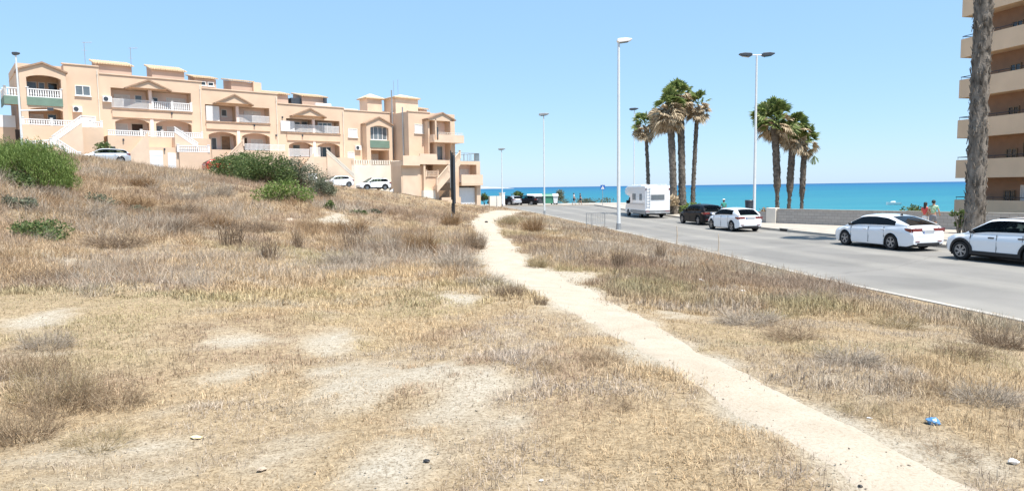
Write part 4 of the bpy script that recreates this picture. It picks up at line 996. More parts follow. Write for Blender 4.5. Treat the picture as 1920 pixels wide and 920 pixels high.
FAR = dict(DARK); make_car('parked_car', 'dark car beside the white gatepost at the far end of the road', 'car', FAR, (-1.6, 104.2+1.6, .126), R(88), 'cars parked at the far end of the road')
make_car('parked_car', 'pale car in front of the small palm at the far end of the road', 'car', dict(HATCH, paint='paint_silver', mirror='paint_silver'), (.35, 106.5, .126), R(20), 'cars parked at the far end of the road')
make_car('parked_car', 'black car between the small palm and the refuse bins', 'car', dict(DARK, paint='paint_black'), (2.0, 105.6, .126), R(75), 'cars parked at the far end of the road')

# ---- motorhome
rt = empty('motorhome', (12.42, 63.0, 0), R(7), 'white coachbuilt motorhome with an overcab bulge parked beside the palm clump', 'motorhome')
Wm = 1.13
mb = MB(); prof = [(-3.15, .62), (-3.15, 2.72), (-3.02, 2.84), (2.2, 2.84), (3.0, 2.62), (3.15, 2.35), (2.95, 2.1), (2.1, 1.92), (1.35, 1.88), (1.35, .62)]
mb.prism(prof, 'x', -Wm, Wm); mb.build('body', M['paint_white'], rt, bevel=.07)
mb = MB(); mb.prism([(1.3, .35), (1.3, 1.9), (2.0, 1.9), (2.75, 1.25), (3.25, 1.0), (3.35, .75), (3.35, .35)], 'x', -1.0, 1.0); mb.build('cab', M['paint_white'], rt, bevel=.05)
mb = MB(); mb.prism([(2.02, 1.86), (2.78, 1.27), (2.74, 1.24), (2.0, 1.8)], 'x', -.9, .9); mb.build('windscreen', M['car_glass'], rt)
for sg in (1, -1):
    mb = MB(); mb.prism([(1.45, 1.25), (2.6, 1.25), (2.0, 1.78), (1.45, 1.8)], 'x', sg*1.001, sg*1.008); mb.build('side_window', M['car_glass'], rt)
    for y0, y1 in ((-2.2, -1.5), (-.4, .6)):
        mb = MB(); mb.box(sg*(Wm-.01), sg*(Wm+.02), y0, y1, 1.55, 2.15); f = mb.build('side_window', M['metal_grey'], rt, bevel=.02)
        mb = MB(); mb.box(sg*(Wm+.021), sg*(Wm+.026), y0+.05, y1-.05, 1.6, 2.1); mb.build('pane', M['glass_pale'], f)
    mb = MB(); mb.box(sg*(Wm-.03), sg*(Wm+.012), -3.1, 1.3, .36, .62); mb.build('skirt', M['metal_grey'], rt)
    mb = MB(); mb.box(sg*(Wm), sg*(Wm+.008), -3.0, 1.3, 1.18, 1.22); mb.box(sg*(Wm), sg*(Wm+.008), -2.6, 1.0, 1.27, 1.29); mb.build('side_stripe', M['metal_grey'], rt)
    for y in (2.35, -1.45): wheel(rt, sg*.93, y, .34, .22, sg, 6, 'metal_grey')
    mb = MB(); mb.box(sg*1.0, sg*1.25, 2.05, 2.2, 1.2, 1.5); mb.build('wing_mirror', M['blackish'], rt, bevel=.02)
    mb = MB(); mb.box(sg*.72, sg*1.08, -3.17, -3.1, .52, .62); mb.build('tail_lamp', M['tail'], rt)
    mb = MB(); mb.box(sg*1.0, sg*1.1, -3.165, -3.1, 2.45, 2.6); mb.build('marker_lamp', M['tail'], rt)
mb = MB(); mb.box(-.62, .62, -3.19, -3.1, 1.62, 2.08); f = mb.build('rear_window', M['metal_grey'], rt, bevel=.02)
mb = MB(); mb.box(-.56, .56, -3.196, -3.188, 1.67, 2.03); mb.build('pane', M['glass_pale'], f)
mb = MB(); mb.tube([(-1.0, -3.2, 1.0), (-1.0, -3.2, 2.8)], .025, 6); mb.tube([(-.7, -3.2, 1.0), (-.7, -3.2, 2.8)], .025, 6)
for k in range(7): mb.tube([(-1.0, -3.2, 1.1+k*.26), (-.7, -3.2, 1.1+k*.26)], .018, 6)
mb.build('ladder', M['metal_white'], rt)
mb = MB(); mb.box(-1.1, 1.1, -3.25, -3.05, .40, .56); mb.build('bumper', M['metal_grey'], rt, bevel=.03)
mb = MB(); mb.box(-.27, .27, -3.27, -3.25, .43, .54); mb.build('number_plate', M['plate'], rt)
mb = MB(); mb.box(-.85, .85, -2.9, 1.3, .28, .62); mb.build('underbody', M['underbody'], rt)
mb = MB(); mb.box(-.35, .35, -1.9, -1.2, 2.85, 2.95); mb.box(-.4, .3, .3, 1.0, 2.85, 2.97); mb.tube([(-.9, -2.8, 2.92), (-.9, 1.5, 2.92)], .03, 6); mb.tube([(.9, -2.8, 2.92), (.9, 1.5, 2.92)], .03, 6); mb.build('roof_vent', M['white'], rt)
# ------------------------------------------------------------------ palms
def ribbon_mesh(quads, name, m, parent):
    v = np.array([p for q in quads for p in q], float).reshape(-1, 3); n = len(quads)
    return npmesh(name, v, np.full(n, 4), np.arange(n*4), m, parent)
def frond_mesh(rng, rad, n, lo, hi, droop, base, spread=1.0, blades=16, wind=0):
    """fan palm leaves: a stalk and a pleated fan of narrow blades whose tips hang"""
    q = []
    for i in range(n):
        az = rng.uniform(0, 2*math.pi); el = rng.uniform(lo, hi); ln = rad*rng.uniform(.75, 1.1)
        d = Vector((math.cos(az)*math.cos(el)+wind, math.sin(az)*math.cos(el), math.sin(el))).normalized()
        side = d.cross(Vector((0, 0, 1)));  side = side.normalized() if side.length > .05 else Vector((1, 0, 0))
        up = side.cross(d).normalized()
        side = (side*math.cos(az*3)+up*math.sin(az*3)*.45).normalized(); up = side.cross(d).normalized()
        p0 = Vector(base)+Vector((0, 0, rng.uniform(-.25, .25))); st = ln*rng.uniform(.42, .55)
        p1 = p0+d*st+Vector((0, 0, -droop*.25*ln*rng.uniform(.4, 1)))
        w = .022
        q.append([p0-side*w, p0+side*w, p1+side*w*.7, p1-side*w*.7])
        bl = ln*.55
        for k in range(blades):
            a = (k/(blades-1)-.5)*2*1.25*spread
            bd = (d*math.cos(a)+side*math.sin(a)+up*(.18*math.cos(a*1.5))).normalized()
            l = bl*(1-.25*abs(a)/1.25)*rng.uniform(.85, 1.05)
            m1 = p1+bd*l*.6; dr = droop*rng.uniform(.5, 1.3)
            tip = m1+(bd*.4+Vector((0, 0, -dr*.55)))*l
            s2 = (bd.cross(up)).normalized()*l*.085
            tw = up*l*.02*(1 if k % 2 else -1)
            q.append([p1-s2*.25, p1+s2*.25, m1+s2+tw, m1-s2-tw]); q.append([m1-s2-tw, m1+s2+tw, tip+s2*.12, tip-s2*.12])
    return q
def palm(label, base, H, r0, r1, lean, seed, cr=1.9, ng=30, nd=34, skirt=1.0, rough=.1, group=None, boots=False, wind=-.22, thin=False, lo=8):
    rng = random.Random(seed)
    rt = empty('palm_tree', base, 0, label, 'palm tree', group)
    n = int(H/.22); pts = []; rad = []
    for i in range(n+1):
        t = i/n; pts.append((lean[0]*t*t+.05*math.sin(t*7+seed)*H*.02, lean[1]*t*t, t*H))
        rr = r1*(.48+.52*min(1, max(0, (t-.27)/.10))) if thin else r1+(r0-r1)*max(0, 1-t*3.2)**1.5; rr = rr+(.05*rng.random())*r1; rad.append(rr*(1.0+.07*(i % 2)))
    mb = MB(); mb.tube(pts, rad, 14, True, rough)
    # old leaf bases left on the stem
    step = .09 if boots else .2
    k = 0; z = .1 if boots else H*.06
    while z < H-.3:
        t = z/H; i = min(n-1, int(t*n)); rr = rad[i]; c = Vector(pts[i]).lerp(Vector(pts[i+1]), t*n-i)
        for _ in range(5 if boots else 3):
            a = rng.uniform(0, 6.283); o = Vector((math.cos(a), math.sin(a), 0)); s_ = Vector((-o.y, o.x, 0)); w = rng.uniform(.05, .11)*(.75 if boots else 1); ll = rng.uniform(.1, .26)*(1.5 if boots else 1)
            p = c+o*(rr*.93); out = rng.uniform(.02, .075)*(1.25 if boots else 1)
            up = 1 if rng.random() < .7 else -1
            q = p+o*out+Vector((0, 0, ll*up))+s_*rng.uniform(-.05, .05)
            mb.add([p-s_*w, p+s_*w, p+o*.03+s_*w*.7+Vector((0, 0, .02)), q-s_*w*.35, q+s_*w*.35, q+o*.025], [(0, 1, 4, 3), (0, 3, 5), (1, 5, 4), (3, 4, 5), (0, 5, 2), (0, 2, 1), (1, 2, 5)])
        z += step
    mb.build('trunk', M['bark_palm_fine'] if boots else M['bark_palm'], rt, smooth=True)
    top = Vector(pts[-1])
    q = frond_mesh(rng, cr, ng, R(lo), R(86), .38, top+Vector((0, 0, .25)), .9, 16, wind); ribbon_mesh(q, 'fronds', M['frond'], rt)
    q = frond_mesh(rng, cr*.88, nd, R(-48*skirt), R(34), .6, top-Vector((0, 0, .1)), .95, 13, wind*.8); ribbon_mesh(q, 'dead_fronds', M['dead'], rt)
    return rt
def base_at(px, py, Y, z):
    p = at(px, py, Y); p.z = z; return p
def pal(label, pxb, Y, z, pxt, pyt, r0, r1, seed, **k):
    b = base_at(pxb, 395, Y, z); t = at(pxt, pyt, Y)
    return palm(label, b, t.z-z, r0, r1, (t.x-b.x, 0), seed, **k)
g1 = 'fan palms in the clump beside the motorhome'; g2 = 'wind blown fan palms behind the sea wall'
pal('shortest palm of the clump, thin trunk rising from behind the motorhome roof', 1216, 69, .12, 1210, 239, .22, .16, 1, cr=1.6, ng=24, nd=54, group=g1)
pal('thick trunked palm with the highest green tuft in the clump', 1279, 66, .12, 1274, 188, .42, .31, 2, cr=2.15, ng=30, nd=90, skirt=1.25, group=g1)
pal('thick trunked palm on the motorhome side of the clump with a heavy dead skirt', 1263, 65.2, .12, 1254, 208, .40, .30, 3, cr=2.2, ng=12, nd=110, skirt=1.25, group=g1)
pal('slim straight palm on the seaward right of the clump', 1299, 66, .12, 1309, 201, .25, .18, 4, cr=1.65, ng=26, nd=54, group=g1)
pal('tallest palm behind the sea wall, full green crown swept over the lamp post', 1457, 57, -.2, 1452, 232, .26, .27, 5, cr=2.15, ng=62, nd=34, skirt=.8, group=g2, thin=True, lo=-14)
pal('middle palm behind the sea wall with a ragged brown upper trunk', 1479, 57, -.2, 1489, 249, .2, .25, 6, cr=1.7, ng=38, nd=30, skirt=1.2, group=g2, thin=True, lo=-10)
pal('leaning palm behind the sea wall with a single frond hanging to its right', 1503, 57, -.2, 1509, 266, .2, .21, 8, cr=1.5, ng=34, nd=24, skirt=1.1, group=g2, thin=True, lo=-12)
q = []; rng = random.Random(5); b = at(1512, 268, 57); t = at(1527, 292, 57)
q.append([b+Vector((0,0,.03)), b-Vector((0,0,.03)), t-Vector((0,0,.02)), t+Vector((0,0,.02))])
for k in range(9):
    a = -2.4+k*.25; e = t+Vector((math.cos(a)*.45, rng.uniform(-.2, .2), math.sin(a)*.75)); s_ = Vector((.05, .02, 0)); q.append([t-s_*.3, t+s_*.3, e+s_, e-s_])
lean_palm = [o for o in bpy.data.objects if o.get('label', '').startswith('leaning palm')][0]
for k in range(len(q)): q[k] = [p-lean_palm.location for p in q[k]]
ribbon_mesh(q, 'hanging_frond', M['frond'], lean_palm)
pb = base_at(1827, 415, 31, .12); pt_ = at(1845, -60, 31)
palm('huge rough grey palm trunk running out of the photo in front of the apartments', pb, 16.2, .42, .325, ((pt_.x-pb.x)*1.0, 0), 9, cr=2.0, ng=22, nd=10, boots=True, rough=.05)

# ------------------------------------------------------------------ street lamps
def lamp(label, base, H, kind, rz=0, r=.09):
    rt = empty('street_lamp', base, rz, label, 'street lamp', 'street lamps along the road')
    mb = MB(); mb.tube([(0, 0, 0), (0, 0, .8), (0, 0, H)], [r*1.15, r*1.0, r*.62], 12); mb.build('pole', M['metal_white'], rt, smooth=True)
    mb = MB(); mb.tube([(0, 0, 0), (0, 0, .06)], r*2.2, 12); mb.tube([(0, 0, .06), (0, 0, .5)], [r*1.5, r*1.25], 12); mb.build('base_plate', M['metal_grey'], rt)
    def hd(x0, x1, up, m, y=0):
        mb = MB(); s = 1 if x1 > x0 else -1; L = abs(x1-x0)
        pr = [(0, -.05), (.15*L, -.12), (.8*L, -.05), (L, .05), (L, .12), (.6*L, .17), (.1*L, .14), (0, .08)]
        mb.prism([(x0+s*a, H+up+z+ .0) for a, z in pr], 'y', -.17, .17); f = mb.build('lamp_head', M[m], rt, bevel=.03)
        mb = MB(); mb.prism([(x0+s*.22*L, H+up-.125), (x0+s*.75*L, H+up-.07), (x0+s*.75*L, H+up-.09), (x0+s*.22*L, H+up-.16)], 'y', -.12, .12); mb.build('diffuser', M['glass_pale'], f)
    if kind == 'white': hd(-.12, .85, .12, 'white')
    elif kind == 'double':
        mb = MB(); mb.tube([(-.55, 0, H), (.55, 0, H)], .035, 8); mb.build('cross_arm', M['metal_white'], rt); hd(.35, 1.25, 0, 'dark_metal'); hd(-.35, -1.25, 0, 'dark_metal')
    elif kind == 'dark': hd(-.6, .5, .02, 'dark_metal')
    elif kind == 'single': hd(-.5, .55, .02, 'metal_grey')
    elif kind == 'arm':
        hd(-.3, .35, .02, 'dark_metal')
        mb = MB(); mb.tube([(0, 0, H*.47), (2.3, 0, H*.485)], .07, 8); mb.build('side_arm', M['metal_white'], rt)
        mb = MB(); mb.box(2.2, 2.7, -.15, .15, H*.48, H*.48+.28); mb.build('floodlight', M['dark_metal'], rt, bevel=.02)
    return rt
def lampat(label, px, pyb, Y, pyt, kind, z=None, r=.09, rz=0):
    p = at(px, pyb, Y); z = gzp(p.x, p.y) if z is None else z; p.z = z-.02
    return lamp(label, p, at(px, pyt, Y).z-z, kind, rz, r)
lampat('tall white lamp post with a single white head on the field side of the road', 1160, 430, 45, 80, 'white', r=.125)
lampat('white lamp post with two dark heads at the end of the sea wall', 1414, 398, 49.5, 103, 'double', .12, .11)
lampat('slim white lamp post at the road bend, second on the field side', 1021, 403, 71, 215, 'single', r=.085)
lampat('farthest lamp post, by the white gatepost at the far end of the road', 942, 388, 101.5, 280, 'single', r=.09)
lampat('lamp post rising behind the motorhome with only its top in sight', 1189, 392, 84, 205, 'dark', .12, .08)
p = at(38, 240, 66); lampat('grey lamp post with a side arm and floodlight in front of the first house', 41, 262, 66, 101, 'arm', None, .11, R(30))

# ------------------------------------------------------------------ apartment block
A0 = Vector((32.4, 50, 0)); AD = R(-77)
ap = empty('apartment_block', A0+Vector((0, 0, -.6)), AD, 'tall beige apartment block with rows of deep balconies above the sea wall', 'apartment block')
def ab(mb, t0, t1, y0, y1, z0, z1): mb.box(t0, t1, y0, y1, z0+.6, z1+.6); return mb
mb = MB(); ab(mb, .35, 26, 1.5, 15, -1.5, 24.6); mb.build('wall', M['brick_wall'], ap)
mb = MB(); ab(mb, .1, 26.2, 1.3, 15.2, 24.62, 25.0); mb.build('roof', M['fascia'], ap)
F0 = .32
for k in range(8):
    zt = F0+2.86*k; bal_ = empty('balcony', (0, 0, 0)); bal_.parent = ap
    mb = MB(); ab(mb, 0, 26, 0, .16, zt-.08, zt+1.22); ab(mb, 0, .16, .16, 1.6, zt-.08, zt+1.22); mb.build('parapet', M['fascia'], bal_)
    mb = MB(); ab(mb, .16, 26, .16, 1.52, zt-.02, zt+.14); mb.build('slab', M['fascia'], bal_)
    mb = MB()
    mb.tube([(0.05, .08, zt+.6+1.42), (26, .08, zt+.6+1.42)], .025, 6); mb.tube([(.08, .08, zt+.6+1.42), (.08, 1.5, zt+.6+1.42)], .025, 6)
    for j in range(27): mb.tube([(.08+j*.98, .08, zt+.6+1.2), (.08+j*.98, .08, zt+.6+1.42)], .015, 4)
    mb.build('railing', M['rail_dark'], bal_)
    for j in range(5):
        t = 2.45+j*5.0; zf = zt+.14
        def win(t0, t1, z0, z1, kind, name='window'):
            f = MB(); ab(f, t0, t1, 1.40, 1.495, z0, z0+.06); ab(f, t0, t1, 1.40, 1.495, z1-.06, z1); ab(f, t0, t0+.06, 1.40, 1.495, z0+.06, z1-.06); ab(f, t1-.06, t1, 1.40, 1.495, z0+.06, z1-.06); ab(f, (t0+t1)/2-.03, (t0+t1)/2+.03, 1.41, 1.494, z0+.06, z1-.06)
            fr = f.build(name, M['tanwood'] if kind != 'shutter' else M['white'], ap); g_ = MB(); ab(g_, t0+.03, t1-.03, 1.45, 1.485, z0+.03, z1-.03); g_.build('pane', M[kind], fr)
        win(t+.2, t+1.0, zf+.95, zf+1.75, 'shutter' if k in (5,) else 'glass'); win(t+1.4, t+2.5, zf+.0, zf+2.1, 'shutter' if k in (0, 5) else 'glass', 'balcony_door')
        mb = MB(); mb.sphere((t+1.9, 1.36, zf+.6+2.35), .11); mb.build('wall_lantern', M['white'], ap)
        if k == 1:
            mb = MB(); ab(mb, t+2.25, t+2.95, 1.1, 1.48, zf+2.0-.35, zf+2.35); f = mb.build('air_conditioner', M['white'], ap); mb = MB(); mb.tube([(t+2.6, 1.1, zf+.6+2.0), (t+2.6, 1.08, zf+.6+2.0)], .24, 14); mb.build('fan', M['metal_grey'], f)
        if k == 0:
            mb = MB()
            for b_ in range(7): mb.tube([(t+.22+b_*.13, 1.37, zf+.6+.95), (t+.22+b_*.13, 1.37, zf+.6+1.75)], .012, 4)
            mb.build('window_grille', M['dark_metal'], ap)

# ------------------------------------------------------------------ sea wall
mw, N, L, P = nt('concrete_block_wall'); P.inputs['Roughness'].default_value = .9
tc = N.new('ShaderNodeTexCoord'); br = N.new('ShaderNodeTexBrick'); br.inputs['Scale'].default_value = 1.0; br.inputs['Brick Width'].default_value = .4; br.inputs['Row Height'].default_value = .2; br.inputs['Mortar Size'].default_value = .012
br.inputs['Color1'].default_value = (.36, .33, .30, 1); br.inputs['Color2'].default_value = (.43, .39, .35, 1); br.inputs['Mortar'].default_value = (.27, .245, .22, 1)
mpw = N.new('ShaderNodeMapping'); mpw.inputs['Rotation'].default_value = (R(90), 0, 0); L.new(tc.outputs['Object'], mpw.inputs[0]); L.new(mpw.outputs[0], br.inputs['Vector']); L.new(br.outputs['Color'], P.inputs['Base Color'])
dirw = (WB-WA); ang = math.atan2(dirw.y, dirw.x); Lw = dirw.length
sw = empty('sea_wall', (WA.x, WA.y, .1), ang, 'long low grey concrete block wall between the pavement and the sea', 'wall')
mb = MB(); mb.box(.3, Lw, 0, .22, -.2, .96); mb.build('wall_panel', mw, sw); mb = MB(); mb.box(.3, Lw, -.03, .25, .963, 1.03); mb.build('coping', M['kerb'], sw)
gp = tag(MB().box(-.5, .25, -.12, .4, -.1, 1.08).build('gate_pillar', M['stucco_white'], None, bevel=.03), 'squat pale plastered pillar ending the sea wall beside the lamp post', 'pillar'); gp.location = (WA.x, WA.y, .1); gp.rotation_euler = (0, 0, ang)
lw = tag(MB().box(-2.4, -.52, .0, .2, -.1, .8).build('low_wall', mw), 'short stretch of grey wall between the pale pillar and the lamp post', 'wall'); lw.location = (WA.x, WA.y, .1); lw.rotation_euler = (0, 0, ang)
# kerb drain
p = at(1471, 436, 41.2); dr = empty('kerb_drain', (float(xr(41.0))+.1, 41.0, 0), R(12), 'dark drain opening in the kerb between the two white cars', 'drain')
mb = MB(); mb.box(-.11, .25, -.45, .45, .005, .2); mb.build('drain_surround', M['kerb'], dr, bevel=.02); mb = MB(); mb.box(-.125, -.05, -.36, .36, .03, .16); mb.build('drain_slot', M['blackish'], dr)
# litter bin beside the double lamp
p = at(1405, 396, 49.8); bn = empty('litter_bin', (p.x, p.y, .12), 0, 'dark litter bin on a post just left of the double headed lamp', 'bin')
mb = MB(); mb.tube([(0, 0, 0), (0, 0, .75)], .04, 8); mb.build('post', M['metal_grey'], bn); mb = MB(); mb.tube([(0, 0, .7), (0, 0, 1.55)], [.27, .32], 14); mb.tube([(0, 0, 1.55), (0, 0, 1.6)], [.35, .3], 14); mb.build('bin_body', M['dark_metal'], bn)
# refuse containers
M['bin_green'] = mat('container_green', (.05, .22, .14), .5, .1, 2); M['bin_grey'] = mat('container_grey', (.06, .065, .075), .5, .1, 2); M['bin_lid'] = mat('container_lid', (.62, .64, .66), .5, .05, 2)
def container(px, label, m, w=1.75, lid='bin_lid'):
    p = at(px, 385, 106.0); rt = empty('refuse_container', (p.x, p.y, .127), R(4), label, 'refuse container', 'refuse containers at the far end of the road')
    mb = MB(); mb.prism([(-w/2+.12, .2), (w/2-.12, .2), (w/2, 1.3), (-w/2, 1.3)], 'y', -.5, .55); mb.build('container_body', M[m], rt, bevel=.04)
    mb = MB(); mb.prism([(-.6, 1.3), (.62, 1.3), (.5, 1.55), (.1, 1.68), (-.4, 1.58)], 'x', -w/2-.03, w/2+.03); mb.build('lid', M[lid], rt)
    mb = MB()
    for x in (-w/2+.25, w/2-.25): mb.tube([(x-.04, -.35, .1), (x+.04, -.35, .1)], .1, 10); mb.tube([(x-.04, .4, .1), (x+.04, .4, .1)], .1, 10)
    mb.build('castors', M['tyre'], rt)
container(999, 'grey refuse container with a pale lid, first from the parked cars', 'bin_grey'); container(1012, 'grey refuse container with a pale lid touching the green one', 'bin_grey'); container(1027, 'green refuse container behind the second lamp post', 'bin_green', 1.7, 'bin_green')
p = at(1042, 385, 105.6); container(1041, 'pale grey narrow recycling box right of the green container', 'bin_lid', .8)
# crossing sign
p = at(1130, 386, 97); rt = empty('road_sign', (p.x, p.y, .12), R(5), 'small square blue crossing sign on a grey post at the far bend', 'road sign')
mb = MB(); mb.tube([(0, 0, 0), (0, 0, 2.95)], .035, 8); mb.build('post', M['metal_grey'], rt)
mb = MB(); mb.box(-.32, .32, -.05, -.038, 2.25, 2.9); f = mb.build('sign_plate', M['blue'], rt)
mb = MB(); mb.add([(-.24, -.053, 2.33), (.24, -.053, 2.33), (0, -.053, 2.82)], [(0, 1, 2)]); tri = mb.build('white_triangle', M['white'], f)
mb = MB(); mb.sphere((.01, -.057, 2.64), .035, (1, .1, 1)); mb.obox((.01, -.057, 2.6), (0, -.057, 2.5), .05, .006, (0, 1, 0)); mb.obox((0, -.057, 2.5), (.06, -.057, 2.38), .03, .006, (0, 1, 0)); mb.obox((0, -.057, 2.5), (-.06, -.057, 2.38), .03, .006, (0, 1, 0)); mb.build('walking_figure', M['blackish'], f)
# crowd barrier at the lamp
p = at(1143, 428, 45.6); rt = empty('metal_barrier', (float(xl(45))-.35, 45.4, .1), R(4), 'grey tube and mesh barrier standing beside the tall white lamp post', 'barrier')
mb = MB()
for a, b in (((-1.0, 0, .0), (-1.0, 0, 1.0)), ((.25, 0, .0), (.25, 0, 1.0)), ((-1.0, 0, 1.0), (.25, 0, 1.0)), ((-1.0, 0, .3), (.25, 0, .3))): mb.tube([a, b], .022, 6)
mb.build('frame', M['metal_grey'], rt)
mb = MB()
for i in range(11): mb.tube([(-.95+i*.115, 0, .3), (-.95+i*.115, 0, 1.0)], .008, 4)
mb.build('bars', M['metal_grey'], rt)
# advertising hoarding seen edge on
p = ground_at(849, 407, 40, 70); p = at(850, 405, 47); gzv = gzp(p.x, p.y)
sg_ = empty('hoarding', (p.x, p.y, gzv), R(94.2), 'tall dark hoarding seen edge on, standing on a thin post in the grass', 'hoarding')
top = at(850, 283, 47).z-gzv
mb = MB(); mb.box(-.72, -.66, -.05, .05, .0, top*.96); mb.box(.66, .72, -.05, .05, 0.0, top*.985); mb.box(-.7, .7, -.04, .04, .42, .5); mb.build('posts', M['blackish'], sg_)
mb = MB(); mb.box(-.8, .8, -.19, -.06, 1.15, top*.93); mb.build('panel', M['dark_metal'], sg_); mb = MB(); mb.box(-.75, .75, .06, .12, 1.4, top); mb.build('backing_frame', M['blackish'], sg_)
mb = MB(); mb.box(-.78, .78, .122, .15, 2.2, top*.88); mb.build('face_sheet', M['metal_grey'], sg_)
mb = MB(); mb.box(-.76, .76, -.12, .1, .42, 1.15); mb.build('lower_boards', M['blackish'], sg_); mb = MB(); mb.tube([(.2, .1, -.2), (.2, .1, .45)], .05, 8); mb.build('concrete_foot', M['white'], sg_)
# marker posts in the verge
for px, py, Y, hh, lab in ((1109, 427, 44, 1.0, 'thin grey marker post in the verge grass left of the barrier'), (1268, 470, 31, .9, 'thin bleached stake leaning in the verge beside the road'), (1346, 470, 29.5, .8, 'thin bent dry stalk standing alone at the road edge')):
    p = at(px, py, Y); z = gzp(p.x, p.y); mb = MB(); mb.tube([(0, 0, -.1), (.04, 0, hh*.5), (.02, .02, hh)], [.03, .025, .018], 6); o = mb.build('marker_post', M['rock' if Y < 40 else 'metal_grey']); o.location = (p.x, p.y, z); tag(o, lab, 'post')
# tiny motor boat
p = at(1675, 384, 1); r_ = ray(1675, 384.0); s_ = (-5-CZ)/r_[2]; rt = empty('motor_boat', (r_[0]*s_, r_[1]*s_, -5), R(80), 'tiny white boat on the turquoise water above the white saloon', 'boat')
mb = MB(); vs = []; n = 9
for i in range(n):
    t = i/(n-1); w = .95*(1-t**2.6)+.02; vs += [(-w, -2.4+4.8*t, .75+.25*t), (-w*.6, -2.4+4.8*t, -.1), (w*.6, -2.4+4.8*t, -.1), (w, -2.4+4.8*t, .75+.25*t)]
fs = []
for i in range(n-1):
    for k in range(3): fs.append((i*4+k, i*4+k+1, i*4+k+5, i*4+k+4))
    fs.append((i*4, i*4+4, i*4+7, i*4+3))
fs.append((0, 1, 2, 3)); mb.add(vs, fs); mb.build('hull', M['white'], rt); mb = MB(); mb.prism([(-.6, .7), (.9, .8), (.5, 1.3), (-.5, 1.35)], 'x', -.6, .6); mb.build('cabin', M['white'], rt)
# ------------------------------------------------------------------ people
def skin_mesh(name, J, E, m, parent, root=0, sub=2):
    """J: list of (x,y,z,r); E: edges"""
    me = bpy.data.meshes.new(name+'_cage'); me.from_pydata([j[:3] for j in J], E, [])
    o = bpy.data.objects.new(name+'_cage', me); col.objects.link(o)
    o.modifiers.new('skin', 'SKIN')
    if not me.skin_vertices: me.attributes.new('skin', 'FLOAT', 'POINT')
    for i, sv in enumerate(me.skin_vertices[0].data):
        r = J[i][3]; sv.radius = (r, r) if not isinstance(r, tuple) else r; sv.use_root = (i == root)
    s = o.modifiers.new('sub', 'SUBSURF'); s.levels = sub; s.render_levels = sub
    dg = bpy.context.evaluated_depsgraph_get(); ev = o.evaluated_get(dg); nm = bpy.data.meshes.new_from_object(ev); nm.name = name
    bpy.data.objects.remove(o); nm.materials.clear(); nm.materials.append(m)
    nm.polygons.foreach_set('use_smooth', [True]*len(nm.polygons))
    r = bpy.data.objects.new(name, nm); col.objects.link(r); r.parent = parent
    return r
SKIN = mat('sunned_skin', (.50, .28, .18), .6, .08, 4, spec=.3)
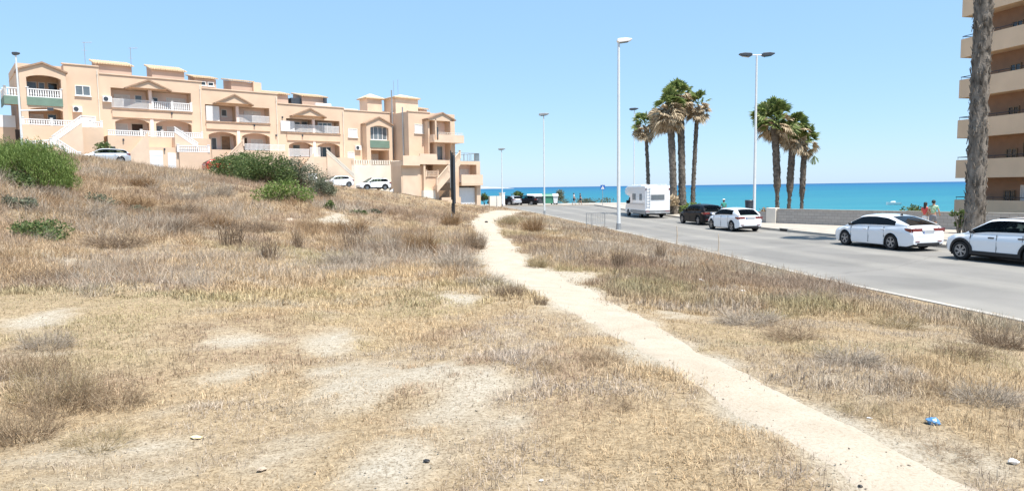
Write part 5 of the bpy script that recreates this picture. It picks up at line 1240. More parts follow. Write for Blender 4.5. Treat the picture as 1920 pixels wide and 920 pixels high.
def person(label, loc, rz, h, hair, top, bottom, arms=((.24, .05, 1.12), (.20, .2, .93)), arms2=None, longhair=False, stride=.14, cap=None, topless=False):
    rt = empty('person', loc, rz, label, 'person'); rt.scale = (h/1.7,)*3
    J = []; E = []
    def add(p, r, par=None):
        J.append((*p, r)); i = len(J)-1
        if par is not None: E.append((par, i))
        return i
    pel = add((0, 0, .95), .115); sp = add((0, .01, 1.13), .105, pel); ch = add((0, .0, 1.32), .125, sp); nk = add((0, .0, 1.455), .052, ch); hb = add((0, .025, 1.53), .066, nk); hm = add((0, .02, 1.60), .083, hb); ht = add((0, .005, 1.665), .066, hm)
    ns = add((0, .105, 1.575), .014, hm)
    for sg, aa in ((1, arms), (-1, arms2 or arms)):
        sh = add((sg*.165, 0, 1.39), .055, ch); el = add((sg*aa[0][0], aa[0][1], aa[0][2]), .038, sh); wr = add((sg*aa[1][0], aa[1][1], aa[1][2]), .026, el)
        d = (Vector((sg*aa[1][0], aa[1][1], aa[1][2]))-Vector((sg*aa[0][0], aa[0][1], aa[0][2]))).normalized(); w = Vector((sg*aa[1][0], aa[1][1], aa[1][2]))
        pm = w+d*.07; pi = add(tuple(pm), .032, wr); sd = d.cross(Vector((0, 0, 1))); sd = sd.normalized() if sd.length > .1 else Vector((0, 1, 0))
        for k, ln in enumerate((.06, .075, .07, .052)):
            q = pm+sd*((k-1.5)*.02)+d*.035; f1 = add(tuple(q), .0095, pi); q2 = q+d*ln*.6+Vector((0, .006, -.008)); add(tuple(q2+d*ln*.3), .0075, f1)
        q = w+d*.035+Vector((0, .03, 0))-sd*.02; t1 = add(tuple(q), .011, wr); add(tuple(q+d*.045+Vector((0, .008, 0))), .009, t1)
        st = stride*sg
        hp = add((sg*.085, 0, .87), .088, pel); kn = add((sg*.095, st*.55+.02, .49), .056, hp); an = add((sg*.095, st-.03, .085), .036, kn); ft = add((sg*.105, st+.06, .04), .036, an); add((sg*.11, st+.14, .03), .027, ft)
    skin_mesh('body', J, E, SKIN, rt)
    # shirt
    if top:
        k = 1.16; J2 = [(0, 0, .98, .135), (0, .01, 1.13, .122), (0, 0, 1.30, .142), (0, 0, 1.42, .075)]; E2 = [(0, 1), (1, 2), (2, 3)]
        for sg, aa in ((1, arms), (-1, arms2 or arms)):
            a = Vector((sg*.165, 0, 1.39)); b = Vector((sg*aa[0][0], aa[0][1], aa[0][2])); c = a.lerp(b, .55)
            J2 += [(*a, .072), (*c, .058)]; n = len(J2); E2 += [(2, n-2), (n-2, n-1)]
        skin_mesh('shirt', J2, E2, top, rt, 0)
    J3 = [(0, 0, 1.0, .128), (0, 0, .92, .132)]; E3 = [(0, 1)]
    for sg in (1, -1):
        st = stride*sg; J3 += [(sg*.09, .0, .84, .105), (sg*.095, st*.42+.01, .58, .078)]; n = len(J3); E3 += [(1, n-2), (n-2, n-1)]
    skin_mesh('shorts', J3, E3, bottom, rt, 0)
    mb = MB(); mb.sphere((0, -.02, 1.635), .105, (.92, 1.02, .95), 12, 8)
    if longhair: mb.sphere((0, -.07, 1.52), .085, (1.0, .6, 1.6), 10, 7); mb.sphere((0, -.1, 1.42), .06, (1.1, .6, 1.4), 8, 6)
    mb.build('hair', hair, rt, smooth=True)
    mb = MB(); [mb.sphere((s*.032, .092, 1.605), .011) for s in (1, -1)]; mb.build('eyes', M['blackish'], rt)
    mb = MB(); mb.sphere((0, .092, 1.535), .02, (1.2, .35, .35), 8, 5); mb.build('mouth', mat('lip', (.35, .12, .1), .5, 0), rt)
    mb = MB(); [mb.sphere((s*.088, .0, 1.59), .026, (.35, .7, 1.1), 8, 6) for s in (1, -1)]; mb.build('ears', SKIN, rt)
    mb = MB()
    for s in (1, -1): mb.sphere((s*.105, stride*s+.04, .035), .07, (.7, 1.75, .5), 10, 6)
    mb.build('shoes', M['blackish'], rt, smooth=True)
    if cap:
        mb = MB(); mb.sphere((0, 0, 1.67), .112, (1, 1.05, .7), 12, 7); mb.sphere((0, .12, 1.665), .08, (1, 1, .12), 10, 5); mb.build('cap', cap, rt, smooth=True)
    return rt
HAIR = mat('dark_hair', (.025, .018, .013), .6, .2, 20)
RED_ = mat('coral_cloth', (.62, .09, .08), .8, .06, 3); GRN = mat('green_white_cloth', (.55, .62, .50), .8, .2, 9, stain=(.10, .30, .12)); GREY_ = mat('grey_cloth', (.22, .22, .24), .85, .1, 5); WHT = mat('white_cloth', (.75, .74, .72), .85, .05, 4); NAVY = mat('navy_cloth', (.02, .03, .06), .85, .1, 5); TEAL = mat('teal_cloth', (.05, .28, .22), .85, .1, 5)
p = at(1735, 400, 37.0); person('woman in a coral red top walking along the wall, dark hair tied back', (p.x, p.y, .125), R(-60), 1.62, HAIR, RED_, WHT, ((.25, .08, 1.14), (.12, .27, 1.16)), longhair=True)
p = at(1750, 400, 36.6); person('person in a white and green top walking nearest the palm trunk, dark curly hair', (p.x, p.y, .125), R(-45), 1.74, HAIR, GRN, GREY_, ((.26, .0, 1.13), (.24, .2, 1.0)))
p = at(1076, 384, 103.5); person('far walker in a pale top and dark shorts by the cliff edge', (p.x, p.y, .126), R(-80), 1.74, HAIR, WHT, NAVY, stride=.2)
p = at(1088, 384, 104.5); person('far walker dressed in black behind the one in the pale top', (p.x, p.y, .126), R(-80), 1.7, HAIR, NAVY, NAVY, stride=.16)
p = at(1357, 395, 52.5); person('person in a white cap and teal top standing between the dark and white hatchbacks', (p.x, p.y, .125), R(10), 1.6, HAIR, TEAL, NAVY, cap=WHT)

# ------------------------------------------------------------------ shrubs and dry bushes
def twig_proto(name, seed, n, m, hgt=1.0, up=.6, curl=.35, width=.012, sub=2, spread=.5):
    """dome of fine branching stems, about 1 wide and hgt tall"""
    rng = np.random.default_rng(seed); V = []
    for i in range(n):
        r = spread*.5*math.sqrt(rng.random()); a = rng.uniform(0, 2*math.pi); p = np.array([r*math.cos(a), r*math.sin(a), 0.])
        az = a+rng.normal(0, .9); el = np.clip(rng.normal(up*1.2, .35), .12, 1.5); L = hgt*rng.uniform(.55, 1.05)
        d = np.array([math.cos(az)*math.cos(el), math.sin(az)*math.cos(el), math.sin(el)])
        for s in range(3):
            q = p+d*L/3; w = width*(1-s*.28); sd = np.cross(d, rng.normal(size=3)); sd /= np.linalg.norm(sd)+1e-6
            V.append([p-sd*w, p+sd*w, q+sd*w*.72, q-sd*w*.72])
            if s > 0:
                for _ in range(sub):
                    e = d+rng.normal(0, .6, 3); e /= np.linalg.norm(e); l = L*rng.uniform(.12, .3); b = p+(q-p)*rng.random(); sd2 = np.cross(e, rng.normal(size=3)); sd2 /= np.linalg.norm(sd2)+1e-6
                    V.append([b-sd2*w*.6, b+sd2*w*.6, b+e*l+sd2*w*.25, b+e*l-sd2*w*.25])
            p = q; d = d+rng.normal(0, curl, 3)*.5; d[2] = max(d[2], -.1); d /= np.linalg.norm(d)
    V = np.array(V).reshape(-1, 3); V[:, 2] = np.maximum(V[:, 2], -.02)
    return npmesh(name, V, np.full(len(V)//4, 4), np.arange(len(V)), m)
def leafy(name, seed, n, m, lobes, leaf=.05, stems=60, narrow=0):
    """leaf clumps scattered through an uneven group of lobes; (cx,cy,cz,r) list in unit space"""
    rng = np.random.default_rng(seed); per = []
    tot = sum(l[3]**2 for l in lobes)
    for cx, cy, cz, r in lobes:
        k = int(n*r*r/tot); d = rng.normal(size=(k, 3)); d /= np.linalg.norm(d, axis=1)[:, None]
        rad = r*(.35+.75*rng.random(k)**.45)*(1+.28*np.sin(d[:, 0]*7+seed)*np.sin(d[:, 1]*6+1)*np.sin(d[:, 2]*8))
        per.append(np.array([cx, cy, cz])+d*rad[:, None]*np.array([1, 1, .85]))
    C = np.concatenate(per); C = C[C[:, 2] > .0]; k = len(C)
    a = rng.normal(size=(k, 3)); a[:, 2] = np.abs(a[:, 2])*.8; a /= np.linalg.norm(a, axis=1)[:, None]; b = np.cross(a, rng.normal(size=(k, 3))); b /= np.linalg.norm(b, axis=1)[:, None]
    s = leaf*rng.uniform(.6, 1.4, k)[:, None]
    if narrow: a[:, 2] += .9; a /= np.linalg.norm(a, axis=1)[:, None]; a = a*2.1; b = b*.55
    V = np.stack([C-b*s*.4, C+a*s*.2-b*s*.0-b*s*.55, C+a*s*1.7, C+a*s*.2+b*s*.55], 1).reshape(-1, 3)
    return npmesh(name, V, np.full(k, 4), np.arange(4*k), m)
PROTO = {}
for nm, m, kw in (('rust', 'twig_rust', dict(up=.75, n=420, spread=.8, curl=.55, width=.008, sub=3)), ('brown', 'twig_brown', dict(up=.6, n=380, spread=.95, curl=.6, width=.007, sub=3)), ('grey', 'twig_grey', dict(up=.5, n=420, width=.007, spread=1.0, curl=.6, sub=3)), ('straw', 'twig_straw', dict(up=.9, n=380, width=.009, spread=.9, curl=.5)), ('weed', 'twig_weed', dict(up=.55, n=250, curl=.85, spread=1.0, width=.0062, sub=4)), ('weedstraw', 'twig_straw', dict(up=.6, n=260, curl=.7, spread=1.0, width=.0055, sub=3)), ('stalk', 'twig_brown', dict(up=1.25, n=60, curl=.18, spread=.5, width=.014))):
    PROTO[nm] = [twig_proto('dry_bush', 100+i*7+len(nm), kw.get('n'), M[m], .8, **{k: v for k, v in kw.items() if k != 'n'}) for i in range(2)]
used_protos = set()
def put(kind, px, py, wpx, hpx, label, group=None, name='dry_bush', cat='bush', zoff=-.03):
    p = ground_at(px, py); s = wpx/F*p.y; hh = hpx/F*p.y
    pr = random.choice(PROTO[kind]); key = pr.name
    if key in used_protos: o = pr.copy(); col.objects.link(o)
    else: o = pr; used_protos.add(key)
    o.name = name
    for k in ('label', 'category', 'group'):
        if k in o: del o[k]
    sz = max(o.bound_box[6][2], .3); sx_ = max(.4, o.bound_box[6][0]-o.bound_box[0][0])
    o.location = (p.x, p.y+s*.25, p.z+zoff); o.rotation_euler = (0, 0, random.uniform(0, 6.28)); o.scale = (s/sx_, s/sx_, hh/sz)
    tag(o, label, cat, group); return o
put('rust', 785, 480, 105, 66, 'large rust brown dry bush standing out in the middle of the field')
put('rust', 1000, 436, 78, 40, 'rust brown dry bush right of the path, below the second lamp post')
put('straw', 1008, 504, 78, 30, 'olive straw tussock at the right edge of the path where it widens')
put('brown', 893, 468, 62, 56, 'brown dry bush on the left edge of the path')
put('brown', 955, 556, 95, 36, 'dark twiggy dry bush at the left bank of the path')
put('brown', 1015, 572, 42, 26, 'low reddish brown tuft lying on the path edge')
put('rust', 845, 424, 70, 34, 'rust dry bush at the foot of the edge on hoarding')
put('straw', 955, 425, 60, 28, 'straw coloured tussock right of the path at its far narrow end')
put('stalk', 425, 462, 70, 66, 'tall orange brown dead stalks on the slope left of the field'); put('stalk', 500, 492, 60, 60, 'bare dead stalk below the limestone outcrop')
put('stalk', 660, 470, 60, 50, 'thin dead stalks between the grey bushes in mid field'); put('stalk', 1162, 505, 44, 55, 'upright dark dead weed on the right verge by the path')
put('stalk', 1240, 485, 36, 40, 'clump of dead stalks in the verge right of the lamp post'); put('stalk', 555, 465, 36, 50, 'thin dead stalk on the slope just right of the orange stalks')
put('weed', 80, 790, 230, 140, 'big tangle of dark brown dead weeds at the left foreground'); put('weed', 5, 845, 230, 120, 'dark brown dead weeds cut off by the left edge of the photo'); put('weed', 200, 775, 170, 80, 'low brown dead weed right of the big tangle'); put('weed', 30, 720, 200, 90, 'brown dead weeds behind the big tangle'); put('weedstraw', 60, 770, 260, 130, 'straw coloured weeds standing up through the big brown tangle'); put('weedstraw', 150, 850, 220, 60, 'loose straw coloured weeds in front of the big brown tangle')
put('grey', 60, 660, 160, 60, 'pale grey dry weed above the big brown tangle')
put('weed', 1135, 690, 150, 46, 'low brown dry bush on the near left bank of the path'); put('weed', 1020, 700, 140, 42, 'low brown dry bush in the near field, left of its twin by the path'); put('weed', 1160, 775, 110, 36, 'small brown dry weed in the near field beside the path')
put('grey', 400, 372, 90, 44, 'grey lilac dry bush on the slope left of the dark green bushes'); put('grey', 342, 378, 80, 36, 'grey lilac dry bush high on the ridge below the garage doors'); put('grey', 610, 362, 40, 60, 'grey leafless bush at the right end of the green bush group')
BUSH_LABELS = ['low grey dry bush left of the big rust brown bush', 'low grey dry bush beside the path bend in mid field', 'low grey dry bush at the foot of the thin dead stalks', 'low grey dry bush just above the dark twiggy path side bush', 'low rust dry bush below the bare slope, above the grey bushes', 'low rust dry bush touching the flat limestone block', 'low brown dry bush right of the tall orange brown stalks', 'wide brown dry bush in the middle of the left slope', 'low rust dry bush left of the tall orange brown stalks', 'wide brown dry bush right of the lowest dark green shrub', 'grey dry bush above the lowest dark green shrub', 'low rust dry bush beside the tiny olive weed patch', 'brown dry bush below the grey lilac bushes on the slope', 'wide brown dry bush below the lowest dark green shrub', 'small rust dry bush on the ridge below the silver estate', 'fine tangled brown weed in the middle of the right verge', 'low grey dry bush in the right verge near the white scrap', 'wide grey dry bush in the right verge halfway between path and road', 'straw coloured weed close to the road edge below the white saloon', "tangled brown weed below the white crossover near the photo's right edge", 'brown dry bush at the right edge of the photo beside the road', 'straw coloured weed at the road edge left of the white saloon', 'tangled brown weed just behind the blue plastic bag', 'grey dry bush right of the blue plastic bag', 'straw coloured weed at the path edge by the small white scrap', 'tangled brown weed left of the crumpled white paper']
for i, (k, px, py, w, h) in enumerate((('grey', 715, 472, 150, 46), ('grey', 850, 505, 150, 44), ('grey', 640, 496, 150, 40), ('grey', 900, 536, 150, 36), ('rust', 650, 442, 140, 44), ('rust', 575, 436, 90, 34), ('brown', 480, 438, 130, 36), ('brown', 300, 436, 170, 40), ('rust', 385, 430, 120, 38), ('brown', 190, 466, 190, 44), ('grey', 140, 408, 150, 44), ('rust', 240, 392, 120, 34), ('brown', 325, 402, 120, 32), ('brown', 60, 536, 190, 44), ('rust', 250, 350, 90, 26), ('weed', 1500, 640, 170, 44), ('grey', 1420, 612, 200, 40), ('grey', 1620, 690, 220, 50), ('weedstraw', 1700, 620, 170, 54), ('weed', 1830, 680, 180, 60), ('brown', 1900, 660, 150, 70), ('weedstraw', 1560, 572, 150, 44), ('weed', 1750, 750, 200, 50), ('grey', 1880, 770, 200, 60), ('weedstraw', 1640, 790, 170, 40), ('weed', 1810, 870, 180, 40))):
    put(k, px, py, w, h, BUSH_LABELS[i], 'dry bushes in the left field' if px < 1000 else 'dry bushes in the right verge')
for prs in PROTO.values():
    for o in prs:
        if 'label' not in o: bpy.data.objects.remove(o)
def green(px, py, wpx, hpx, m, label, seed, n=2600, group=None, dens=1., leaf=.055, name='shrub', stems='twig_brown', ysh=.3, narrow=0):
    p = ground_at(px, py); s = wpx/F*p.y; hh = hpx/F*p.y; rng = random.Random(seed)
    lobes = []
    for i in range(12):
        x = -.4+.8*(i+rng.random())/12; top = (1-abs(x)*1.25)*rng.uniform(.7, 1.0); r = rng.uniform(.15, .22)
        lobes.append((x*s, rng.uniform(-.25, .25)*s, max(.08, (top-.2))*hh, r*min(s, 2.2*hh)*1.15))
    rt = empty(name, (p.x, p.y+s*ysh*.6, p.z-.05), rng.uniform(-.2, .2), label, 'shrub', group)
    leafy('foliage', seed, n, m, lobes, leaf*(.6+.5*p.y/35) if p.y > 12 else leaf*.7, 0, narrow).parent = rt
    t = twig_proto('stems', seed, 90, M[stems], .7, .8, width=.02); t.parent = rt; t.scale = (s*.5, s*.4, hh*.8)
    return rt
gs = 'green shrubs on the left hillside'; gc = 'dark green bushes in the middle of the slope'
green(38, 348, 160, 100, M['leaf_bright'], 'wide bright green shrub at the top of the left hillside', 31, 22000, gs, leaf=.032, narrow=1); green(-5, 330, 120, 86, M['leaf_bright'], 'bright green shrub cut off by the left edge of the photo', 32, 12000, gs, leaf=.032, narrow=1); green(108, 356, 66, 44, M['leaf_bright'], 'small bright green shrub trailing downhill right of the wide one', 33, 5000, gs, leaf=.032, narrow=1)
green(25, 350, 60, 30, M['leaf_dark'], 'small dull green shrub below the wide bright green one', 34, 1200, gs); green(22, 390, 70, 24, M['leaf_grey'], 'low dull green clump half way down the left hillside', 35, 900, gs); green(50, 450, 130, 38, M['leaf_dark'], 'lowest dark green straggly shrub on the left hillside', 36, 2600, gs, leaf=.04)
green(180, 385, 60, 22, M['leaf_grey'], 'sparse olive weed patch in the dry slope', 37, 500, gs); green(255, 400, 50, 16, M['leaf_grey'], 'tiny olive weed patch right of the other olive patch', 38, 350, gs)
green(437, 338, 105, 60, M['leaf_dark'], 'dark green bush beside the red car', 41, 9000, gc); green(490, 348, 120, 66, M['leaf_dark'], 'tallest dark green bush in the middle of the group', 42, 10000, gc); green(545, 354, 110, 54, M['leaf_grey'], 'brownish green bush right of the tallest dark one', 43, 7000, gc)
green(530, 378, 105, 40, M['leaf_bright'], 'bright green low bush at the front of the dark bush group', 44, 3200, gc); green(603, 372, 50, 40, M['leaf_grey'], 'grey green bush in front of the white car at the end of the group', 45, 1800, gc); green(618, 395, 22, 22, M['leaf_dark'], 'tiny green bush alone below the end of the bush group', 46, 500, gc)
green(665, 402, 50, 9, M['leaf_dark'], 'low green clump on the bare slope above the path', 47, 500); green(700, 400, 34, 8, M['leaf_grey'], 'low grey green clump right of the other on the bare slope', 48, 300)
def shrub_at(x, y, z, s, hh, m, label, seed, n, name='shrub', leaf=.09):
    rng = random.Random(seed); lobes = [(rng.uniform(-.3, .3)*s, rng.uniform(-.3, .3)*s, rng.uniform(.25, .75)*hh, rng.uniform(.16, .26)*s) for _ in range(7)]
    rt = empty(name, (x, y, z), 0, label, 'shrub'); leafy('foliage', seed, n, m, lobes, leaf).parent = rt
    mb = MB()
    for k in range(5): mb.tube([(0, 0, -.05), (rng.uniform(-.15, .15)*s, rng.uniform(-.15, .15)*s, hh*.3), (rng.uniform(-.35, .35)*s, rng.uniform(-.3, .3)*s, hh*.75)], [.05, .035, .015], 6)
    mb.build('stems', M['bark_palm'], rt)
p = fp(6.2, 4.4); shrub_at(p.x, p.y, street_pos(6.2, 4.4).z-.05, 2.6, 2.5, M['leaf_dark'], 'small leafy tree in front of the first house, left of the silver estate', 51, 900, 'small_tree', .12)
p = at(966, 384, 108.5); shrub_at(p.x, p.y, .126, 2.3, 2.3, M['leaf_dark'], 'dark spiky shrub behind the cars at the far end of the road', 52, 700, leaf=.2)
p = at(1045, 386, 107.5); shrub_at(p.x, p.y, .126, 2.2, 2.9, M['leaf_grey'], 'wind bent brownish shrub right of the green container', 53, 700, leaf=.14)
p = at(908, 372, 108); shrub_at(p.x, p.y, .1, 1.6, 2.2, M['leaf_dark'], 'dark shrub behind the white garden wall', 54, 500, leaf=.14)
p = at(1718, 395, 45.5); shrub_at(p.x, p.y, -.3, 2.2, 2.0, M['leaf_dark'], 'green bush showing over the sea wall beside the two walkers', 55, 700)
p = at(1435, 397, 50.5); shrub_at(p.x, p.y, .05, 1.3, 1.35, M['twig_rust'], 'orange brown dead plant behind the wall right of the double lamp', 56, 600, leaf=.1)
p = at(1292, 392, 64.8); shrub_at(p.x, p.y, .12, 1.9, 1.0, M['leaf_bright'], 'yellow green plants at the foot of the palm clump', 57, 600, leaf=.1)
p = at(1256, 400, 64.4); shrub_at(p.x, p.y, .12, 1.6, 2.2, M['dead'], 'dead brown fronds heaped at the foot of the thick palm trunks', 58, 500, leaf=.2)
p = at(1800, 395, 36.0); shrub_at(p.x, p.y, -.1, 1.0, 1.7, M['leaf_dark'], 'dark bush beside the huge palm trunk in front of the apartments', 59, 400, leaf=.1)
for i, (px, w) in enumerate(((1060, 3.), (1100, 2.6), (1112, 3.2), (1140, 3.), (1092, 2.2))):
    p = at(px, 383, 114.5); shrub_at(p.x, p.y, .05, w, .55, M['leaf_grey'], 'low grey green clump along the cliff edge, number %s from the bins' % ('one', 'three', 'four', 'five', 'two')[i] if 0 else ('low grey green clump on the cliff edge nearest the bins', 'low grey green clump behind the far walkers', 'low grey green clump right of the far walkers', 'low grey green clump at the foot of the blue sign', 'small grey green clump between the far walkers')[i], 60+i, 260, leaf=.12)
# limestone blocks on the slope
def rock(px, py, wpx, label):
    p = ground_at(px, py); s = wpx/F*p.y
    bm = bmesh.new(); bmesh.ops.create_icosphere(bm, subdivisions=3, radius=.5)
    for v in bm.verts:
        n = fbm(np.array([v.co.x*3+px]), np.array([v.co.y*3+v.co.z*2.3]), 5)[0]; v.co *= .75+.6*n; v.co.z *= .5
    me = bpy.data.meshes.new('rock'); bm.to_mesh(me); bm.free(); me.materials.append(M['rock']); o = bpy.data.objects.new('rock', me); col.objects.link(o)
    o.location = p-Vector((0, 0, s*.12)); o.scale = (s, s*.7, s*.7); o.rotation_euler = (0, 0, px); tag(o, label, 'rock', 'limestone blocks on the slope')
rock(545, 412, 40, 'largest limestone block, ochre faced, below the dark bushes'); rock(572, 430, 26, 'flat limestone block just below the largest one'); rock(605, 418, 18, 'small pale limestone block right of the largest one')
# ------------------------------------------------------------------ litter
def crumple(px, py, wpx, m, label, cat, name, seed, flat=.55):
    p = ground_at(px, py); s = wpx/F*p.y; rng = random.Random(seed)
    bm = bmesh.new(); bmesh.ops.create_icosphere(bm, subdivisions=2, radius=.5)
    for v in bm.verts: v.co = Vector((v.co.x*rng.uniform(.75, 1.2), v.co.y*rng.uniform(.6, 1.0), v.co.z*flat*rng.uniform(.6, 1.3)))
    me = bpy.data.meshes.new(name); bm.to_mesh(me); bm.free(); me.materials.append(m); o = bpy.data.objects.new(name, me); col.objects.link(o)
    o.location = p+Vector((0, 0, s*flat*.35)); o.scale = (s, s, s); o.rotation_euler = (rng.uniform(-.3, .3), .2, rng.uniform(0, 3)); tag(o, label, cat)
crumple(1750, 800, 30, mat('blue_plastic', (.10, .27, .52), .35, .2, 8), 'crumpled blue plastic bag in the dry grass right of the path', 'litter', 'plastic_bag', 1)
crumple(1900, 873, 20, M['white'], 'crumpled white paper near the right edge of the photo', 'litter', 'crumpled_paper', 2); crumple(1630, 785, 13, M['white'], 'small white scrap at the right edge of the path', 'litter', 'paper_scrap', 3, .25)
crumple(1393, 548, 13, M['white'], 'white scrap in the verge grass between path and road', 'litter', 'paper_scrap', 4, .4); crumple(1315, 527, 14, M['white'], 'pale paper scrap in the verge grass nearest the road', 'litter', 'paper_scrap', 5, .3)
crumple(800, 866, 13, M['blackish'], 'small black object lying on the sandy near field', 'litter', 'black_scrap', 6, .5); crumple(1015, 913, 9, M['white'], 'tiny white stone at the bottom of the photo', 'stone', 'white_stone', 7, .6)
crumple(368, 822, 24, mat('yellowed_paper', (.66, .58, .34), .8, .1, 5), 'yellowed paper scrap in the near left grass', 'litter', 'paper_scrap', 8, .2); crumple(492, 890, 22, M['rock'], 'pale stone in the near left grass', 'stone', 'stone', 9, .4); crumple(1613, 918, 12, M['blackish'], 'dark stone on the path at the bottom of the photo', 'stone', 'stone', 10, .5)
crumple(912, 418, 8, M['blackish'], 'small dark stone on the far path', 'stone', 'stone', 11, .5)

# ------------------------------------------------------------------ dry grass, one sheet of countless blades
def scatter(y0, y1, per_m2, margin=3.0):
    n = int(per_m2*((.79*(y1+y0)+2*margin)*(y1-y0)))
    y = y0+(y1-y0)*RNG.random(n); hw = .79*y+margin; x = (RNG.random(n)*2-1)*hw
    return x, y
def grass(zones):
    AV = []; AT = []; FN_ = []; FC = []; base = 0
    for (y0, y1, dens, nb, hmin, hmax, bw, seg2) in zones:
        x, y = scatter(y0, y1, dens)
        d = xl(y)-x; keep = d > .22
        # stay off the street and out of the houses
        w_ = (x-FP.x)*FN.x+(y-FP.y)*FN.y; keep &= w_ > 9.2
        keep &= beyond(x, y) < -1; keep &= ~((y > 97) & (x > -14))
        x, y, d = x[keep], y[keep], d[keep]
        b = bare(x, y); n1 = fbm(x*.45, y*.45, 41, 4); n2 = fbm(x*2.1, y*2.1, 47, 3)
        dn = np.clip((1-b*1.12)*(.42+1.3*(n2-.22)), 0, 1); dn = np.where(pathdist(x, y) < -.02, np.where(pathdist(x, y) > -.22, .24, .006), dn)
        dn = np.where(pathdist(x, y) > .05, np.maximum(dn, .16), dn); dn = np.maximum(dn, np.where((d < 3.5)&(pathdist(x, y) > .3), .55, 0))
        k = RNG.random(len(x)) < dn; x, y, d, b, n1, n2 = x[k], y[k], d[k], b[k], n1[k], n2[k]
        z = gz(x, y)
        tall = (.45+1.1*np.clip((n1-.3)*1.8, 0, 1))*(1-.68*b)
        tall *= np.where(x > np.interp(y, PATH[::-1, 1], PATH[::-1, 0]), 1.15, 1.0); tall *= .62+.38*sstep(.3, 2.0, d)
        tall *= 1+.9*sstep(9, 22, -x)                                   # longer on the left slope
        T = len(x); hue = fbm(x*.28+7, y*.28, 55, 4); hue2 = fbm(x*1.2, y*1.2, 61, 3)
        cS = np.array([.60, .45, .275]); cB = np.array([.42, .305, .215]); cG = np.array([.50, .425, .35]); cO = np.array([.45, .39, .215])
        c = cS[None]*np.ones((T, 1)); t = sstep(.48, .66, hue)[:, None]; c = c*(1-t)+cB*t; t = sstep(.52, .68, hue2)[:, None]*.8; c = c*(1-t)+cG*t; t = sstep(.55, .72, fbm(x*.4, y*.4, 77, 3))[:, None]*.75; c = c*(1-t)+cO*t
        t = (sstep(.5, 3.5, -(d-6))*.58)[:, None]; c = c*(1-t)+cG*.93*t; c = c*np.where(x > np.interp(y, PATH[::-1, 1], PATH[::-1, 0]), .84, 1.0)[:, None]; t = (sstep(5, 16, -x+y*.12)*.55)[:, None]; c = c*(1-t)+cB*1.06*t
        X = np.repeat(x, nb); Y = np.repeat(y, nb); Z = np.repeat(z, nb); H = np.repeat(tall, nb)*RNG.uniform(hmin, hmax, T*nb); C = np.repeat(c, nb, 0)*RNG.uniform(.55, 1.32, (T*nb, 1))
        dk = RNG.random(T*nb) < .15; C[dk] *= np.array([.42, .38, .36])
        N_ = len(X); r = bw*3.2*RNG.random(N_)+.02*(1+y0*.15); a = RNG.uniform(0, 6.283, N_); X = X+r*np.cos(a); Y = Y+r*np.sin(a)
        az = RNG.uniform(0, 6.283, N_); lean = np.abs(RNG.normal(.75, .6, N_)); flat = RNG.random(N_) < (.55 if y0 < 10 else .34); lean = np.where(flat, lean+1.6, lean)
        dx, dy = np.cos(az)*lean, np.sin(az)*lean; nn = 1/np.sqrt(1+lean**2)
        wv = bw*RNG.uniform(.6, 1.3, N_); sa = az+np.pi/2+RNG.normal(0, .5, N_); sx_, sy_ = np.cos(sa)*wv, np.sin(sa)*wv
        P0 = np.stack([X, Y, Z-.01], 1); S = np.stack([sx_, sy_, np.zeros(N_)], 1)
        mid = P0+np.stack([dx*.35*H*nn, dy*.35*H*nn, .62*H*nn], 1); tip = P0+np.stack([dx*H*nn, dy*H*nn, np.maximum(.9*H*nn, .015)], 1)
        if seg2:
            V = np.stack([P0-S, P0+S, mid+S*.7, mid-S*.7, tip], 1).reshape(-1, 3); o = base+np.arange(N_)[:, None]*5
            f = np.concatenate([o+np.array([[0, 1, 2, 3]]), o+np.array([[3, 2, 4]])], 1).ravel(); FC.append(f); FN_.append(np.tile([4, 3], N_)); AT.append(np.repeat(C, 5, 0)); base += N_*5
        else:
            V = np.stack([P0-S, P0+S, tip], 1).reshape(-1, 3); f = base+np.arange(N_*3); FC.append(f); FN_.append(np.full(N_, 3)); AT.append(np.repeat(C, 3, 0)); base += N_*3
        AV.append(V)
    o = npmesh('dry_grass', np.concatenate(AV), np.concatenate(FN_), np.concatenate(FC), M['grass'], tint=np.clip(np.concatenate(AT), 0, .8))
    o['kind'] = 'stuff'; tag(o, 'straw coloured dry grass and weeds covering the open field', 'grass')
grass([(1.6, 5, 800, 6, .025, .105, .0017, True), (5, 10, 520, 6, .035, .14, .0026, True), (10, 20, 210, 6, .07, .23, .0048, True), (20, 40, 75, 6, .1, .34, .0085, False), (40, 62, 26, 6, .12, .40, .013, False), (62, 98, 9, 5, .12, .42, .02, False)])

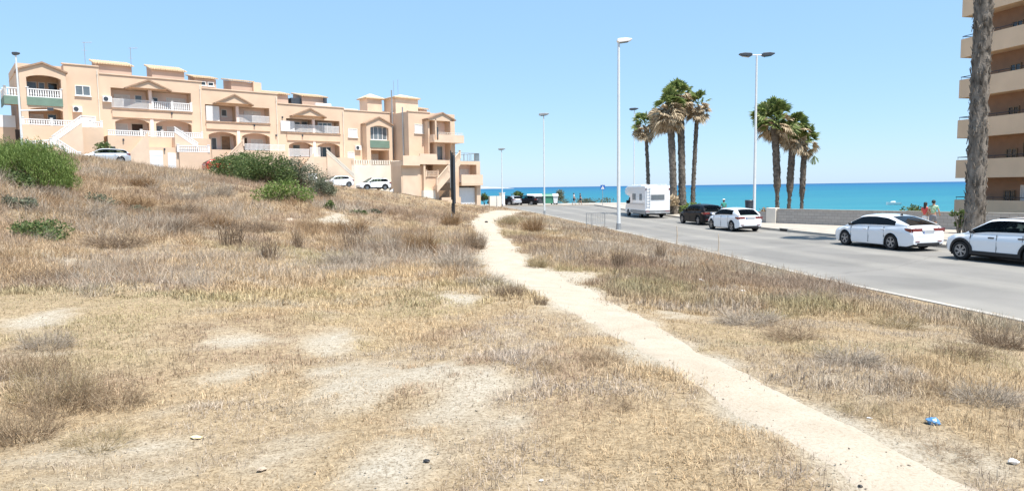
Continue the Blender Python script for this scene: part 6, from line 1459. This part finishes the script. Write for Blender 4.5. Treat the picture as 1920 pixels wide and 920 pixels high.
# ------------------------------------------------------------------ low dry scrub that runs together into patches
def scrub(zones):
    AV = []; AT = []; base = 0
    for (y0, y1, dens, nb, hmin, hmax, bw) in zones:
        x, y = scatter(y0, y1, dens); d = xl(y)-x; keep = (d > .4)&(pathdist(x, y) > .12)
        w_ = (x-FP.x)*FN.x+(y-FP.y)*FN.y; keep &= (w_ > 9.5)&(beyond(x, y) < -1)&~((y > 97)&(x > -14))
        x, y, d = x[keep], y[keep], d[keep]
        n = fbm(x*.30+3, y*.22, 141, 4)*.7+fbm(x*1.1, y*.8, 147, 3)*.3; b = bare(x, y)
        zone = .10*sstep(9, 16, y)*(1-.6*sstep(45, 60, y))+.05*sstep(6, 14, -x)+.04*(x > np.interp(y, PATH[::-1, 1], PATH[::-1, 0]))*sstep(5, 9, y)
        p = sstep(.52-zone, .70-zone, n)*(1-b); k = RNG.random(len(x)) < p; x, y, p = x[k], y[k], p[k]; T = len(x); z = gz(x, y)
        h = fbm(x*.22+19, y*.18, 151, 3); h2 = fbm(x*.5, y*.4+9, 157, 3)
        cg, cb, cr_ = np.array([.45, .375, .295]), np.array([.30, .215, .15]), np.array([.37, .25, .145])
        t = sstep(.44, .56, h)[:, None]; c = cg*(1-t)+cb*t; t = sstep(.54, .64, h2)[:, None]; c = c*(1-t)+cr_*t
        X, Y, Z, C = (np.repeat(v, nb, 0) for v in (x, y, z, c)); N_ = len(X); hs = np.repeat((.55+.6*p)*RNG.uniform(.6, 1.2, T)*np.where(x > np.interp(y, PATH[::-1, 1], PATH[::-1, 0]), .66, 1.0), nb)
        r = .26*np.sqrt(RNG.random(N_)); a = RNG.uniform(0, 6.283, N_); X = X+r*np.cos(a); Y = Y+r*np.sin(a)
        H = hs*RNG.uniform(hmin, hmax, N_); az = a+RNG.normal(0, 1.1, N_); lean = np.abs(RNG.normal(.7, .5, N_)); nn = 1/np.sqrt(1+lean**2)
        z0 = np.where(RNG.random(N_) < .5, RNG.uniform(0, .5, N_)*H, 0)      # side twigs start higher up
        wv = bw*RNG.uniform(.6, 1.3, N_); sa = RNG.uniform(0, 6.283, N_); S = np.stack([np.cos(sa)*wv, np.sin(sa)*wv, np.zeros(N_)], 1)
        P0 = np.stack([X, Y, Z-.01+z0], 1); tip = P0+np.stack([np.cos(az)*lean*H*nn, np.sin(az)*lean*H*nn, H*nn-z0*.5], 1)
        AV.append(np.stack([P0-S, P0+S, tip], 1).reshape(-1, 3)); AT.append(np.repeat(C*RNG.uniform(.6, 1.35, (N_, 1)), 3, 0))
    V = np.concatenate(AV); n = len(V)//3
    o = npmesh('dry_scrub', V, np.full(n, 3), np.arange(n*3), M['grass'], tint=np.clip(np.concatenate(AT), 0, .8)); o['kind'] = 'stuff'; tag(o, 'patches of grey and brown dry scrub running together across the field', 'scrub')
scrub([(3, 9, 20, 26, .08, .24, .0022), (9, 18, 11, 30, .14, .40, .0042), (18, 34, 6, 30, .2, .52, .0075), (34, 60, 3, 28, .2, .55, .013), (60, 98, .9, 22, .2, .5, .02)])

# ------------------------------------------------------------------ gravel and clods on the bare earth
def gravel():
    x, y = scatter(1.8, 6, 260); x2, y2 = scatter(6, 15, 60); x, y = np.r_[x, x2], np.r_[y, y2]
    b = bare(x, y); pd = pathdist(x, y); k = (RNG.random(len(x)) < np.clip(b*.8+.10, 0, 1)*np.where(pd < -.15, .22, .8))&(xl(y)-x > .3); x, y = x[k], y[k]; n = len(x); z = gz(x, y)
    s = .0025+.007*RNG.random(n)**3+.0005*y
    base = np.array([[1, 0, 0], [0, 1, 0], [-1, 0, 0], [0, -1, 0], [0, 0, .8], [0, 0, -.5]], float); f = np.array([[0, 1, 4], [1, 2, 4], [2, 3, 4], [3, 0, 4], [1, 0, 5], [2, 1, 5], [3, 2, 5], [0, 3, 5]])
    V = base[None]*RNG.uniform(.5, 1.3, (n, 6, 1))*s[:, None, None]; a = RNG.uniform(0, 6.28, n); c, q = np.cos(a)[:, None], np.sin(a)[:, None]
    V = np.stack([V[:, :, 0]*c-V[:, :, 1]*q*.7, V[:, :, 0]*q+V[:, :, 1]*c*.7, V[:, :, 2]], 2)+np.stack([x, y, z+.012], 1)[:, None]
    C = np.array([.46, .385, .30])*RNG.uniform(.5, 1.3, (n, 1)); F = (np.arange(n)[:, None, None]*6+f[None]).ravel()
    o = npmesh('gravel', V.reshape(-1, 3), np.full(n*8, 3), F, M['grass'], tint=np.repeat(C, 6, 0)); o['kind'] = 'stuff'; tag(o, 'loose gravel and clods scattered over the bare sandy earth', 'gravel')
gravel()

# ------------------------------------------------------------------ camera, sun, sky
cam = bpy.data.cameras.new('camera'); cam.sensor_width = 36; cam.lens = 24; cam.sensor_fit = 'HORIZONTAL'; cam.clip_end = 120000; cam.clip_start = .05
co = bpy.data.objects.new('camera', cam); col.objects.link(co); co.location = (0, 0, CZ)
co.matrix_world = Matrix.Translation((0, 0, CZ)) @ Matrix.Rotation(math.pi/2-PITCH, 4, 'X') @ Matrix.Rotation(ROLL, 4, 'Z')
scene.camera = co
EL = R(67); AZ = math.atan2(.70, -.714)                     # sun to the right and a little behind
sd = Vector((math.sin(AZ)*math.cos(EL), math.cos(AZ)*math.cos(EL), math.sin(EL)))
sl = bpy.data.lights.new('sun', 'SUN'); sl.energy = SUN_E; sl.angle = R(.5); sl.color = (1, .955, .88)
so = bpy.data.objects.new('sun', sl); col.objects.link(so); so.rotation_euler = sd.to_track_quat('Z', 'Y').to_euler()
w = bpy.data.worlds.new('World'); scene.world = w; w.use_nodes = True
N, L = w.node_tree.nodes, w.node_tree.links; bg = N['Background']
sk = N.new('ShaderNodeTexSky'); sk.sky_type = 'NISHITA'; sk.sun_disc = False; sk.sun_elevation = EL; sk.sun_rotation = AZ; sk.air_density = 1.0; sk.dust_density = .3; sk.ozone_density = 1.6; sk.altitude = 0
sm = N.new('ShaderNodeMix'); sm.data_type = 'RGBA'; sm.inputs[0].default_value = .72; sm.inputs[7].default_value = (1.5, 2.7, 4.2, 1)
L.new(sk.outputs[0], sm.inputs[6]); L.new(sm.outputs[2], bg.inputs[0]); bg.inputs[1].default_value = SKY_S
vs_ = scene.view_settings; vs_.view_transform = 'Standard'; vs_.look = 'None'; vs_.gamma = 1; vs_.exposure = EXPO
